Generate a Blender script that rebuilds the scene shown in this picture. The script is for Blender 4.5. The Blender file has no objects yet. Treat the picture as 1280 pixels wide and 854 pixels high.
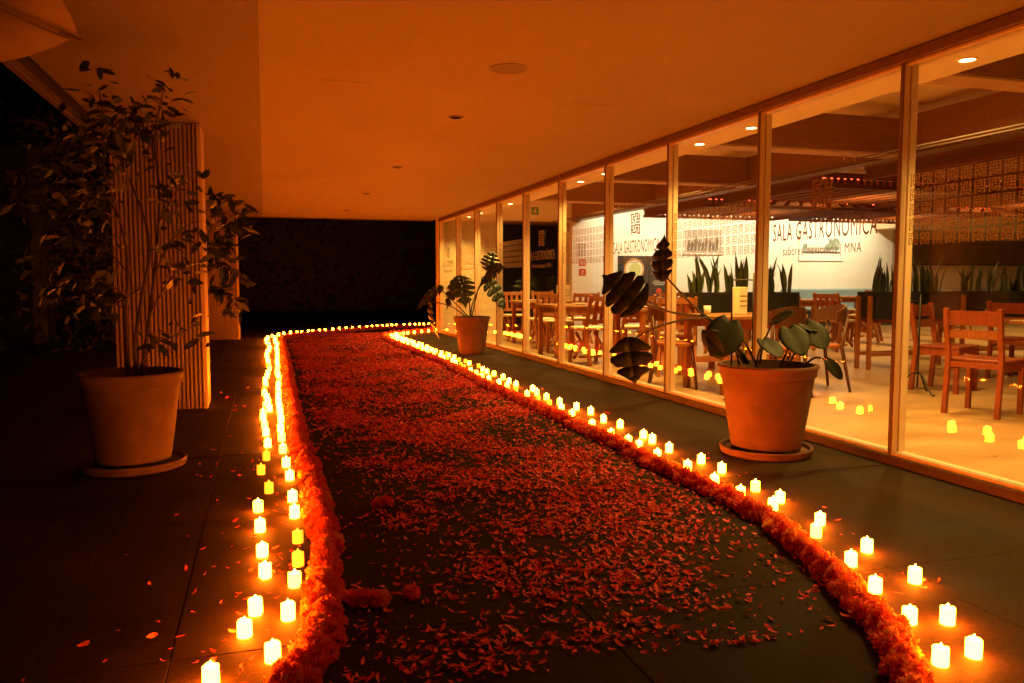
import bpy, math, random
from mathutils import Vector, Matrix, Quaternion

random.seed(11)
R = math.radians
SC = bpy.context.scene
COL = SC.collection

# ------------------------------------------------------------------ camera, sky, exposure
CAM_H = 1.08
cam_data = bpy.data.cameras.new("camera")
cam_data.sensor_width = 36.0
cam_data.lens = 36.0 * 1000.0 / 1280.0
cam_data.clip_start = 0.05
cam_data.clip_end = 2000.0
cam = bpy.data.objects.new("camera", cam_data)
cam.location = (0.0, 0.0, CAM_H)
cam.rotation_euler = (math.pi / 2 - math.atan(0.075), 0.0, -math.atan(0.309))
COL.objects.link(cam)
SC.camera = cam

world = bpy.data.worlds.new("World")
SC.world = world
world.use_nodes = True
wn = world.node_tree
bg = wn.nodes["Background"]
sky = wn.nodes.new("ShaderNodeTexSky")
sky.sky_type = 'NISHITA'
sky.sun_disc = False
sky.sun_elevation = R(-9.0)
sky.sun_rotation = R(200.0)
wn.links.new(sky.outputs[0], bg.inputs[0])
bg.inputs[1].default_value = 0.05

SC.view_settings.view_transform = 'Standard'
SC.view_settings.look = 'None'
SC.view_settings.gamma = 1.0
SC.view_settings.exposure = 0.0
SC.view_settings.use_curve_mapping = False
SC.render.engine = 'CYCLES'
cy = SC.cycles
cy.use_denoising = True
cy.use_light_tree = True
cy.max_bounces = 10
cy.diffuse_bounces = 5
cy.glossy_bounces = 4
cy.transparent_max_bounces = 24
cy.transmission_bounces = 6
cy.sample_clamp_indirect = 6.0
cy.caustics_reflective = False
cy.caustics_refractive = False

# strengths of the lit things
CANDLE = 215.0
SOFFIT_W = 270.0
ROOM_W = 290.0

# ------------------------------------------------------------------ layout taken off the place (metres)
GLASS_X = 3.56
CEIL_Z = 2.39
MULLIONS = [-0.41, 1.0, 2.40, 3.81, 5.20, 6.60, 8.00, 9.42, 10.85, 12.21, 13.57, 14.97, 16.50]
END_Y = 16.60
ROOM_Z = 2.95
RIGHT_INNER = [(1.8, 1.73, 1), (1.93, 1.98, 1), (2.01, 2.22, 1), (2.11, 2.46, 1), (2.21, 2.79, 1), (2.28, 3.19, 1), (2.26, 3.43, 1), (2.27, 3.69, 1), (2.29, 4.01, 1), (2.27, 4.34, 1), (2.29, 4.63, 1), (2.29, 4.79, 1), (2.29, 5.07, 1), (2.3, 5.43, 1), (2.32, 5.89, 1), (2.35, 6.21, 1), (2.34, 6.48, 0), (2.33, 6.75, 0), (2.33, 7.06, 1), (2.34, 7.45, 0), (2.34, 7.74, 1), (2.32, 7.97, 1), (2.32, 8.37, 1), (2.32, 8.65, 1), (2.33, 8.95, 1), (2.33, 9.21, 1), (2.34, 9.6, 0), (2.37, 9.87, 0), (2.37, 10.16, 1), (2.38, 10.4, 1), (2.37, 10.69, 0), (2.38, 10.92, 1), (2.38, 11.17, 1), (2.37, 11.58, 1), (2.36, 11.97, 1), (2.35, 12.19, 1), (2.36, 12.4, 1), (2.36, 12.8, 1), (2.37, 13.01, 1), (2.35, 13.22, 1), (2.34, 13.62, 1), (2.32, 13.96, 1), (2.33, 14.28, 1), (2.32, 14.6, 1), (2.33, 14.88, 1), (2.31, 15.17, 1), (2.35, 15.47, 1), (2.38, 15.77, 1)]
RIGHT_OUTER = [(1.93, 1.74, 1), (2.04, 1.94, 1), (2.21, 2.25, 1), (2.28, 2.57, 1), (2.34, 2.93, 1), (2.39, 3.29, 1), (2.4, 3.51, 1), (2.45, 3.91, 1), (2.46, 4.15, 1), (2.43, 4.49, 1), (2.46, 4.78, 1), (2.48, 4.95, 1), (2.49, 5.35, 1), (2.47, 5.61, 1), (2.52, 5.98, 1), (2.49, 6.22, 1), (2.46, 6.54, 1), (2.45, 6.86, 1), (2.46, 7.16, 1), (2.51, 7.43, 1), (2.45, 7.79, 1), (2.47, 8.1, 1), (2.5, 8.42, 1), (2.5, 8.79, 1), (2.49, 9.06, 1), (2.5, 9.29, 1), (2.54, 9.64, 0), (2.52, 10.03, 1), (2.53, 10.28, 0), (2.5, 10.51, 0), (2.51, 10.86, 1), (2.51, 11.18, 1), (2.53, 11.45, 0), (2.49, 11.61, 1), (2.47, 11.93, 1), (2.46, 12.15, 1), (2.47, 12.37, 1), (2.48, 12.61, 1), (2.51, 12.84, 1), (2.5, 13.18, 1), (2.49, 13.43, 1), (2.47, 13.8, 1), (2.47, 14.05, 1), (2.45, 14.31, 1), (2.46, 14.52, 1), (2.44, 14.73, 1), (2.44, 14.95, 1), (2.43, 15.17, 1), (2.44, 15.41, 1), (2.44, 15.64, 1), (2.47, 15.86, 1), (2.51, 16.08, 1)]
RIGHT_CORNER = [(2.54, 16.02, 1), (2.61, 16.07, 0), (2.69, 16.18, 1), (2.81, 16.37, 1), (2.97, 16.51, 1), (3.17, 16.75, 1), (3.36, 16.96, 1), (3.59, 17.19, 1), (3.69, 17.3, 1), (3.81, 17.44, 1)]
LEFT_INNER = [(-0, 2.31, 1), (0.05, 2.59, 1), (0.08, 2.87, 1), (0.1, 3.08, 0), (0.11, 3.36, 0), (0.11, 3.73, 1), (0.11, 4.01, 1), (0.11, 4.46, 1), (0.1, 4.79, 1), (0.09, 5.19, 1), (0.09, 5.58, 1), (0.09, 5.94, 1), (0.1, 6.34, 1), (0.1, 6.53, 1), (0.1, 6.75, 1), (0.1, 7.01, 1), (0.1, 7.26, 1), (0.1, 7.6, 1), (0.11, 7.88, 1), (0.11, 8.28, 1), (0.12, 8.58, 1), (0.12, 8.78, 0), (0.13, 9.11, 1), (0.13, 9.4, 1), (0.12, 9.63, 1), (0.13, 9.87, 1), (0.13, 10.14, 1), (0.14, 10.42, 1), (0.14, 10.72, 1), (0.14, 11.02, 1), (0.15, 11.33, 1), (0.15, 11.64, 1), (0.16, 11.98, 1), (0.16, 12.32, 1), (0.17, 12.74, 1), (0.16, 13.16, 1), (0.18, 13.54, 1), (0.18, 13.93, 1), (0.19, 14.22, 1), (0.16, 14.51, 1), (0.17, 14.8, 1), (0.16, 15.13, 1), (0.18, 15.45, 1), (0.17, 15.78, 1), (0.13, 16.19, 1), (0.25, 16.58, 1), (0.36, 16.97, 1), (0.5, 17.2, 1)]
LEFT_OUTER = [(-0.16, 2.22, 1), (-0.08, 2.5, 1), (-0.05, 2.66, 1), (-0.02, 2.99, 1), (-0.03, 3.23, 1), (-0.04, 3.56, 1), (-0.05, 3.88, 1), (-0, 4.21, 0), (-0.04, 4.64, 0), (-0.01, 5, 0), (0, 5.4, 1), (-0.01, 5.81, 1), (-0.02, 6.11, 1), (-0.03, 6.47, 1), (-0.03, 6.7, 1), (0.02, 6.9, 1), (-0.01, 7.12, 1), (0.01, 7.34, 1), (0, 7.63, 1), (-0.02, 7.88, 1), (-0.02, 8.18, 0), (-0.01, 8.59, 1), (-0.01, 8.95, 1), (0.01, 9.34, 1), (0.02, 9.71, 1), (0.04, 10.12, 1), (0.02, 10.46, 0), (0.03, 10.73, 1), (0.03, 11.01, 1), (0.02, 11.3, 1), (0.02, 11.6, 1), (0.01, 11.98, 1), (0.02, 12.36, 1), (0.02, 12.59, 1), (0.05, 12.82, 1), (0.05, 13.1, 1), (0.07, 13.38, 1), (0.05, 13.78, 1), (0.05, 14.18, 1), (0.02, 14.52, 1), (0.02, 14.85, 1), (0.01, 15.17, 1), (0.05, 15.5, 1), (0.04, 15.82, 1)]
LEFT_CORNER = [(0.63, 17.08, 1), (0.73, 17.26, 1), (0.88, 17.56, 1), (0.97, 17.53, 1), (1.12, 17.75, 1), (1.25, 17.89, 1), (1.43, 18.08, 1), (1.59, 18.27, 1), (1.75, 18.36, 1), (1.91, 18.56, 1), (2.08, 18.67, 1), (2.27, 18.82, 1), (2.4, 18.94, 1), (2.54, 19.06, 1), (2.67, 19.12, 1), (2.8, 19.2, 1), (2.92, 19.27, 1), (3.04, 19.35, 1), (3.24, 19.4, 1), (3.38, 19.41, 1), (3.51, 19.43, 1), (3.64, 19.51, 1), (3.75, 19.54, 1), (3.88, 19.55, 1), (4.02, 19.63, 1), (4.16, 19.65, 1)]
GARLAND_LEFT = [(0.01, 2.02), (0.06, 2.15), (0.13, 2.35), (0.16, 2.65), (0.19, 2.89), (0.22, 3.25), (0.22, 3.71), (0.22, 4.11), (0.22, 4.47), (0.2, 5.16), (0.2, 5.82), (0.21, 6.65), (0.21, 7.45), (0.22, 8.4), (0.24, 9.58), (0.25, 11.39), (0.28, 13.69), (0.3, 15.13), (0.59, 16.12), (0.92, 16.63), (1.34, 17.1), (1.8, 17.55), (2.39, 18.12), (2.99, 18.47), (3.58, 18.64), (4.01, 18.65), (4.46, 18.66)]
GARLAND_RIGHT = [(1.52, 1.51), (1.6, 1.63), (1.71, 1.79), (1.81, 1.96), (1.87, 2.17), (1.96, 2.39), (2.03, 2.66), (2.12, 2.93), (2.13, 3.09), (2.15, 3.29), (2.15, 3.47), (2.16, 3.68), (2.16, 3.95), (2.15, 4.22), (2.18, 4.56), (2.18, 4.92), (2.19, 5.33), (2.2, 5.74), (2.2, 5.99), (2.19, 6.44), (2.18, 6.9), (2.18, 7.46), (2.17, 8.07), (2.2, 8.72), (2.21, 9.47), (2.22, 10.24), (2.2, 11.24), (2.17, 12.5), (2.13, 13.97), (2.15, 15), (2.23, 15.66), (2.4, 16.12), (2.68, 16.41), (2.97, 16.77), (3.38, 17.12), (3.78, 17.56), (4.18, 17.9)]
TREE_BRANCHES = [
    [(-0.7, 4.98, 0.55), (-0.72, 5, 0.68), (-0.67, 5.01, 1), (-0.62, 5.01, 1.27), (-0.67, 5.05, 1.52), (-0.77, 5.1, 1.77), (-0.85, 5.14, 2), (-0.88, 5.16, 2.18)],
    [(-0.68, 4.97, 0.55), (-0.62, 4.99, 0.95), (-0.58, 5, 1.27), (-0.56, 5.01, 1.55), (-0.57, 5.03, 1.75), (-0.58, 5.05, 1.91), (-0.54, 5, 2.08), (-0.51, 4.94, 2.16)],
    [(-0.76, 5.05, 0.54), (-0.77, 5.08, 0.86), (-0.75, 5.1, 1.18), (-0.8, 5.13, 1.46), (-0.93, 5.24, 1.65), (-1.03, 5.29, 1.81)],
    [(-0.76, 5.1, 1.14), (-0.89, 5.2, 1.28), (-1.06, 5.31, 1.37), (-1.27, 5.44, 1.45)],
    [(-0.75, 5.03, 1), (-0.88, 4.97, 1.09), (-1.01, 4.97, 1.18), (-1.19, 4.97, 1.18)],
    [(-0.78, 5.07, 1.43), (-0.92, 4.97, 1.51), (-1.08, 4.97, 1.57), (-1.22, 5.01, 1.59)],
    [(-0.79, 5.08, 1.48), (-0.88, 5.03, 1.76), (-1.04, 5.03, 1.86), (-1.13, 5, 1.81)],
    [(-0.73, 5.07, 1.61), (-0.74, 4.88, 1.79), (-0.86, 4.93, 1.9), (-0.96, 4.96, 1.94)],
    [(-0.68, 4.93, 0.61), (-0.59, 4.85, 0.73), (-0.46, 4.77, 0.79), (-0.34, 4.68, 0.86)],
    [(-0.59, 4.97, 1.13), (-0.49, 4.87, 1.31), (-0.38, 4.79, 1.4), (-0.32, 4.72, 1.41)],
    [(-0.57, 4.99, 1.41), (-0.5, 4.89, 1.51), (-0.46, 4.83, 1.57), (-0.39, 4.76, 1.67)],
    [(-0.69, 5.12, 1.04), (-0.85, 5.16, 0.95), (-1, 5.26, 1), (-1.24, 5.39, 0.92)],
    [(-0.62, 4.98, 0.91), (-0.49, 4.86, 1.11), (-0.41, 4.78, 1.16), (-0.37, 4.72, 1.18)],
    [(-0.57, 5.03, 1.75), (-0.64, 5.07, 1.96), (-0.72, 5.1, 2), (-0.77, 5.12, 2.05)],
]
SHRUB_BRANCHES = [
    [(-0.9, 9.66, 0.29), (-0.78, 9.68, 1.01), (-0.57, 9.55, 1.45), (-0.36, 9.4, 1.76), (-0.24, 9.37, 1.87)],
    [(-0.82, 9.68, 0.83), (-0.58, 9.53, 1.19), (-0.4, 9.48, 1.28), (-0.29, 9.44, 1.14)],
    [(-0.73, 9.68, 1.19), (-0.57, 9.67, 1.64), (-0.48, 9.66, 1.89), (-0.5, 9.67, 2.04)],
    [(-0.78, 9.68, 1.01), (-0.55, 9.64, 1.37), (-0.33, 9.59, 1.55), (-0.18, 9.55, 1.68)],
    [(-0.78, 9.67, 0.83), (-0.55, 9.61, 1.01), (-0.4, 9.56, 0.9), (-0.33, 9.53, 0.78)],
]
PHILODENDRON_STEMS = [
    [(2.96, 11.7, 0.54), (2.94, 11.73, 0.86), (2.88, 11.76, 1.08), (2.8, 11.69, 1.14)],
    [(2.98, 11.69, 0.54), (3.05, 11.7, 0.86), (3.11, 11.69, 1.04), (3.18, 11.68, 1.13)],
    [(2.96, 11.7, 0.54), (3.01, 11.7, 0.8), (3.19, 11.67, 1.16), (3.25, 11.66, 1.26)],
    [(2.94, 11.7, 0.54), (2.76, 11.78, 0.74), (2.59, 11.84, 0.91), (2.55, 11.86, 0.98)],
    [(2.91, 11.71, 0.54), (2.7, 11.79, 0.7), (2.5, 11.86, 0.76), (2.39, 11.89, 0.77)],
]
MONSTERA_STEMS = {
    'cane': [(2.88, 4.32, 0.57), (2.76, 4.32, 0.72), (2.64, 4.31, 0.82), (2.55, 4.32, 0.88)],
    'l1': [(2.56, 4.32, 0.87), (2.36, 4.3, 0.89), (2.17, 4.31, 0.94), (2.09, 4.28, 0.96)],
    'l2': [(2.57, 4.31, 0.86), (2.45, 4.33, 0.97), (2.33, 4.32, 1.08), (2.28, 4.34, 1.14)],
    'l3': [(2.58, 4.31, 0.86), (2.36, 4.24, 0.85), (2.17, 4.24, 0.8), (2.02, 4.23, 0.73)],
    'l4': [(2.93, 4.31, 0.57), (2.8, 4.25, 0.72), (2.71, 4.24, 0.81), (2.69, 4.24, 0.84)],
    'l5': [(2.86, 4.33, 0.57), (2.66, 4.25, 0.75), (2.56, 4.23, 0.79), (2.54, 4.24, 0.78)],
    's1': [(2.95, 4.3, 0.57), (2.92, 4.22, 0.7), (2.97, 4.21, 0.82), (2.99, 4.2, 0.85)],
    's2': [(2.87, 4.22, 0.56), (2.86, 4.18, 0.65), (2.85, 4.13, 0.7), (2.86, 4.11, 0.72)],
    's3': [(3.07, 4.26, 0.55), (3.06, 4.17, 0.67), (3.08, 4.17, 0.75), (3.08, 4.17, 0.77)],
    's4': [(3.12, 4.25, 0.55), (3.19, 4.23, 0.69), (3.24, 4.23, 0.77), (3.26, 4.22, 0.78)],
    's5': [(3.21, 4.22, 0.55), (3.25, 4.16, 0.61), (3.28, 4.1, 0.6), (3.3, 4.09, 0.58)],
    's6': [(2.83, 4.34, 0.56), (2.75, 4.26, 0.65), (2.67, 4.24, 0.73), (2.66, 4.25, 0.73)],
}

# ------------------------------------------------------------------ materials
MATS = {}


def mat(name, col, rough=0.6, var=0.0, scale=6.0, stretch=(1, 1, 1), bump=0.0, metal=0.0, spec=0.4, col2=None,
        space='Object', rough_var=0.0, detail=4.0, sub=0.0):
    m = bpy.data.materials.new(name)
    m.use_nodes = True
    nt = m.node_tree
    b = nt.nodes["Principled BSDF"]
    b.inputs["Base Color"].default_value = (*col, 1)
    b.inputs["Roughness"].default_value = rough
    b.inputs["Metallic"].default_value = metal
    b.inputs["Specular IOR Level"].default_value = spec
    if var or col2 or bump or rough_var:
        tc = nt.nodes.new("ShaderNodeTexCoord")
        mp = nt.nodes.new("ShaderNodeMapping")
        mp.inputs["Scale"].default_value = stretch
        if space == 'World':
            g = nt.nodes.new("ShaderNodeNewGeometry")
            nt.links.new(g.outputs["Position"], mp.inputs[0])
        else:
            nt.links.new(tc.outputs[space], mp.inputs[0])
        nz = nt.nodes.new("ShaderNodeTexNoise")
        nz.inputs["Scale"].default_value = scale
        nz.inputs["Detail"].default_value = detail
        nz.inputs["Roughness"].default_value = 0.6
        nt.links.new(mp.outputs[0], nz.inputs["Vector"])
        if var or col2:
            cr = nt.nodes.new("ShaderNodeValToRGB")
            c2 = col2 if col2 else tuple(min(1, c * (1 + var)) for c in col)
            c1 = col if col2 else tuple(c * (1 - var) for c in col)
            cr.color_ramp.elements[0].position = 0.3
            cr.color_ramp.elements[1].position = 0.7
            cr.color_ramp.elements[0].color = (*c1, 1)
            cr.color_ramp.elements[1].color = (*c2, 1)
            nt.links.new(nz.outputs["Fac"], cr.inputs[0])
            nt.links.new(cr.outputs[0], b.inputs["Base Color"])
        if bump:
            bp = nt.nodes.new("ShaderNodeBump")
            bp.inputs["Strength"].default_value = bump
            bp.inputs["Distance"].default_value = 0.02
            nt.links.new(nz.outputs["Fac"], bp.inputs["Height"])
            nt.links.new(bp.outputs[0], b.inputs["Normal"])
        if rough_var:
            mr = nt.nodes.new("ShaderNodeMapRange")
            mr.inputs[1].default_value = 0.3
            mr.inputs[2].default_value = 0.7
            mr.inputs[3].default_value = max(0.05, rough - rough_var)
            mr.inputs[4].default_value = min(1, rough + rough_var)
            nt.links.new(nz.outputs["Fac"], mr.inputs[0])
            nt.links.new(mr.outputs[0], b.inputs["Roughness"])
    if sub:
        b.inputs["Transmission Weight"].default_value = 0.0
    MATS[name] = m
    return m


def emit(name, col, strength, base=(0.8, 0.7, 0.5)):
    m = mat(name, base, 0.5)
    b = m.node_tree.nodes["Principled BSDF"]
    b.inputs["Emission Color"].default_value = (*col, 1)
    b.inputs["Emission Strength"].default_value = strength
    return m


def leaf_mat(name, col, col2, rough=0.4, trans=0.25):
    m = mat(name, col, rough, col2=col2, scale=9.0, spec=0.28)
    nt = m.node_tree
    b = nt.nodes["Principled BSDF"]
    out = nt.nodes["Material Output"]
    tr = nt.nodes.new("ShaderNodeBsdfTranslucent")
    tr.inputs[0].default_value = (min(0.95, col2[0] * 1.6), min(0.95, col2[1] * 1.6), col2[2], 1)
    mx = nt.nodes.new("ShaderNodeMixShader")
    mx.inputs[0].default_value = trans
    nt.links.new(b.outputs[0], mx.inputs[1])
    nt.links.new(tr.outputs[0], mx.inputs[2])
    nt.links.new(mx.outputs[0], out.inputs[0])
    return m


def glass_mat(name):
    m = bpy.data.materials.new(name)
    m.use_nodes = True
    nt = m.node_tree
    nt.nodes.remove(nt.nodes["Principled BSDF"])
    out = nt.nodes["Material Output"]
    lw = nt.nodes.new("ShaderNodeLayerWeight")
    lw.inputs[0].default_value = 0.5
    pw = nt.nodes.new("ShaderNodeMath")
    pw.operation = 'POWER'
    pw.inputs[1].default_value = 5.0
    nt.links.new(lw.outputs["Facing"], pw.inputs[0])
    fr = nt.nodes.new("ShaderNodeMath")
    fr.operation = 'MULTIPLY_ADD'
    fr.inputs[1].default_value = 0.96
    fr.inputs[2].default_value = 0.04
    nt.links.new(pw.outputs[0], fr.inputs[0])
    tr = nt.nodes.new("ShaderNodeBsdfTransparent")
    tr.inputs[0].default_value = (0.97, 0.975, 0.965, 1)
    gl = nt.nodes.new("ShaderNodeBsdfGlossy")
    gl.inputs["Roughness"].default_value = 0.0
    mx = nt.nodes.new("ShaderNodeMixShader")
    nt.links.new(fr.outputs[0], mx.inputs[0])
    nt.links.new(tr.outputs[0], mx.inputs[1])
    nt.links.new(gl.outputs[0], mx.inputs[2])
    nt.links.new(mx.outputs[0], out.inputs[0])
    MATS[name] = m
    return m


def vinyl_mat(name, col, alpha):
    m = mat(name, col, 0.8)
    nt = m.node_tree
    b = nt.nodes["Principled BSDF"]
    b.inputs["Alpha"].default_value = alpha
    return m


def paving_mat():
    m = mat('paving', (0.013, 0.0066, 0.0020), 0.8, col2=(0.048, 0.026, 0.0075), scale=1.7, space='World', bump=0.25, rough_var=0.16,
            detail=9.0, spec=0.16)
    nt = m.node_tree
    b = nt.nodes["Principled BSDF"]
    src = b.inputs["Base Color"].links[0].from_socket
    nz = nt.nodes.new("ShaderNodeTexNoise")
    nz.inputs["Scale"].default_value = 60.0
    nz.inputs["Detail"].default_value = 3.0
    g = nt.nodes.new("ShaderNodeNewGeometry")
    nt.links.new(g.outputs["Position"], nz.inputs["Vector"])
    cr = nt.nodes.new("ShaderNodeValToRGB")
    cr.color_ramp.elements[0].position = 0.35
    cr.color_ramp.elements[1].position = 0.65
    cr.color_ramp.elements[0].color = (0.72, 0.72, 0.72, 1)
    cr.color_ramp.elements[1].color = (1.15, 1.15, 1.15, 1)
    nt.links.new(nz.outputs["Fac"], cr.inputs[0])
    mx = nt.nodes.new("ShaderNodeMix")
    mx.data_type = 'RGBA'
    mx.blend_type = 'MULTIPLY'
    mx.inputs[0].default_value = 1.0
    nt.links.new(src, mx.inputs[6])
    nt.links.new(cr.outputs[0], mx.inputs[7])
    nt.links.new(mx.outputs[2], b.inputs["Base Color"])
    return m


paving_mat()
mat('joint', (0.02, 0.0125, 0.005), 0.9)
mat('soil_ground', (0.02, 0.018, 0.014), 0.95, var=0.3, scale=2.0)
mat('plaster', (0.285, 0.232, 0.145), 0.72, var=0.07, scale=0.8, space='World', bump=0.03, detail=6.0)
mat('plaster_dark', (0.17, 0.135, 0.085), 0.75, var=0.05, scale=0.8, space='World', bump=0.03, detail=6.0)
mat('plaster_room', (0.78, 0.68, 0.52), 0.75, var=0.04, scale=0.8, space='World', detail=6.0)
mat('plaster_cream', (0.74, 0.63, 0.45), 0.8, var=0.04, scale=1.0, space='World')
mat('plaster_white', (0.82, 0.80, 0.76), 0.8, var=0.03, scale=1.0, space='World')
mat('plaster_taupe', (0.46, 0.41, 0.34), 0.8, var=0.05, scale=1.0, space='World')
mat('alu', (0.66, 0.54, 0.40), 0.42, var=0.05, scale=5.0, metal=0.15)
mat('alu_dark', (0.16, 0.09, 0.055), 0.5, var=0.1, scale=5.0)
mat('alu_bronze', (0.075, 0.042, 0.023), 0.45, var=0.1, scale=5.0, metal=0.2)
mat('alu_shaded', (0.14, 0.088, 0.052), 0.5, var=0.08, scale=5.0)
mat('black_metal', (0.015, 0.014, 0.013), 0.45)
mat('hole_black', (0.006, 0.005, 0.005), 0.8)
mat('terracotta', (0.062, 0.024, 0.012), 0.8, col2=(0.145, 0.06, 0.031), scale=3.5, bump=0.12, detail=8.0)
mat('terracotta_pale', (0.082, 0.053, 0.031), 0.84, col2=(0.19, 0.127, 0.076), scale=3.5, bump=0.12, detail=8.0)
mat('soil', (0.035, 0.022, 0.014), 0.95, var=0.4, scale=30.0, bump=0.8)
mat('batten', (0.29, 0.215, 0.145), 0.6, var=0.12, scale=3.0, stretch=(4, 4, 0.4))
mat('batten_core', (0.18, 0.125, 0.08), 0.8)
mat('column_trim', (0.48, 0.38, 0.26), 0.5, var=0.06, scale=4.0)
mat('bark', (0.10, 0.07, 0.045), 0.85, var=0.3, scale=20.0, stretch=(1, 1, 0.2), bump=0.4)
mat('stem_green', (0.05, 0.045, 0.02), 0.6, var=0.2, scale=10.0)
leaf_mat('leaf_tree', (0.018, 0.027, 0.009), (0.04, 0.052, 0.018), 0.48, 0.15)
leaf_mat('leaf_monstera', (0.006, 0.013, 0.005), (0.015, 0.027, 0.010), 0.6, 0.1)
leaf_mat('leaf_philo', (0.03, 0.045, 0.018), (0.05, 0.075, 0.03), 0.35, 0.2)
leaf_mat('leaf_snake', (0.05, 0.075, 0.03), (0.13, 0.15, 0.06), 0.4, 0.15)
leaf_mat('leaf_hedge', (0.012, 0.02, 0.008), (0.03, 0.045, 0.015), 0.5, 0.2)
leaf_mat('petal_a', (0.92, 0.065, 0.05), (0.95, 0.12, 0.09), 0.6, 0.12)
leaf_mat('petal_b', (0.90, 0.045, 0.045), (0.94, 0.085, 0.075), 0.6, 0.12)
leaf_mat('petal_c', (0.94, 0.11, 0.075), (0.95, 0.18, 0.11), 0.6, 0.12)
leaf_mat('bloom_a', (0.91, 0.085, 0.06), (0.94, 0.15, 0.10), 0.6, 0.45)
leaf_mat('bloom_b', (0.88, 0.075, 0.05), (0.92, 0.13, 0.08), 0.6, 0.45)
leaf_mat('bloom_c', (0.93, 0.17, 0.08), (0.95, 0.26, 0.11), 0.6, 0.45)
mat('wood_red', (0.23, 0.045, 0.014), 0.42, col2=(0.33, 0.075, 0.024), scale=5.0, stretch=(9, 9, 0.7), bump=0.05)
mat('wood_orange', (0.27, 0.085, 0.024), 0.42, col2=(0.40, 0.14, 0.045), scale=5.0, stretch=(9, 9, 0.7), bump=0.05)
mat('wood_dark', (0.07, 0.026, 0.012), 0.42, col2=(0.11, 0.042, 0.02), scale=5.0, stretch=(9, 9, 0.7), bump=0.05)
mat('trellis_wood', (0.10, 0.028, 0.014), 0.5, col2=(0.15, 0.045, 0.02), scale=4.0)
mat('beam_wood', (0.14, 0.052, 0.024), 0.55, col2=(0.21, 0.082, 0.038), scale=3.0, stretch=(1, 8, 8))
mat('beam_light', (0.45, 0.27, 0.15), 0.55, var=0.1, scale=3.0)
mat('table_top', (0.27, 0.115, 0.045), 0.35, col2=(0.38, 0.18, 0.075), scale=4.0, stretch=(1, 9, 1))
mat('cushion', (0.72, 0.62, 0.50), 0.9, var=0.06, scale=40.0)
mat('bench_blue', (0.26, 0.36, 0.40), 0.85, var=0.05, scale=30.0)
mat('planter_black', (0.018, 0.016, 0.015), 0.5, var=0.2, scale=8.0)
mat('paper', (0.74, 0.60, 0.40), 0.8, var=0.08, scale=14.0)
mat('menu_red', (0.42, 0.07, 0.03), 0.55, var=0.1, scale=8.0)
mat('slate', (0.045, 0.04, 0.036), 0.6, var=0.2, scale=6.0)
mat('slate_brown', (0.14, 0.09, 0.045), 0.7, var=0.2, scale=3.0)
mat('poster_text', (0.45, 0.42, 0.38), 0.8)
mat('poster_amber', (0.75, 0.40, 0.08), 0.8)
mat('poster_red', (0.55, 0.06, 0.03), 0.8)
mat('plate_rim', (0.55, 0.30, 0.12), 0.6, var=0.3, scale=40.0)
mat('plate_food', (0.25, 0.38, 0.10), 0.8, col2=(0.75, 0.70, 0.35), scale=45.0, detail=6.0)
mat('plate_white', (0.75, 0.70, 0.58), 0.7, var=0.1, scale=20.0)
mat('photo_sky', (0.70, 0.74, 0.74), 0.5, var=0.08, scale=3.0)
mat('photo_tree', (0.10, 0.13, 0.10), 0.6, col2=(0.36, 0.40, 0.36), scale=14.0, detail=8.0)
mat('photo_dark', (0.07, 0.06, 0.05), 0.6, col2=(0.25, 0.22, 0.18), scale=5.0, stretch=(6, 1, 0.5))
mat('photo_grey', (0.35, 0.34, 0.31), 0.6, col2=(0.62, 0.60, 0.55), scale=4.0, stretch=(5, 1, 0.6))
mat('sign_green', (0.04, 0.30, 0.08), 0.5)
mat('sign_white', (0.85, 0.85, 0.8), 0.6)
mat('canvas', (0.20, 0.14, 0.085), 0.85, var=0.08, scale=4.0, bump=0.1)
mat('fascia', (0.10, 0.07, 0.045), 0.6, var=0.1, scale=4.0)
mat('fascia_dark', (0.03, 0.027, 0.025), 0.7)
mat('night_glass', (0.006, 0.005, 0.005), 0.15, spec=0.5)
mat('white_ceramic', (0.7, 0.66, 0.6), 0.3)
vinyl_mat('vinyl', (0.17, 0.125, 0.08), 1.0)
vinyl_mat('vinyl_pattern', (0.36, 0.29, 0.20), 0.8)
glass_mat('glass')
emit('candle_bright', (1.0, 0.145, 0.0036), CANDLE)
emit('candle_mid', (1.0, 0.145, 0.0036), CANDLE * 0.62)
emit('candle_dim', (1.0, 0.19, 0.006), 4.0)
emit('flame', (1.0, 0.26, 0.02), CANDLE)
emit('flame_dim', (1.0, 0.26, 0.012), 6.0)
emit('lamp_lens', (1.0, 0.74, 0.42), 9.0)
emit('led_red', (1.0, 0.06, 0.02), 9.0)
emit('led_orange', (1.0, 0.17, 0.03), 1.0)


def room_floor_mat():
    m = mat('room_floor', (0.36, 0.215, 0.095), 0.34, col2=(0.52, 0.335, 0.165), scale=1.2, stretch=(1, 2.5, 1), space='World',
            rough_var=0.08, detail=8.0)
    return m


room_floor_mat()


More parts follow.
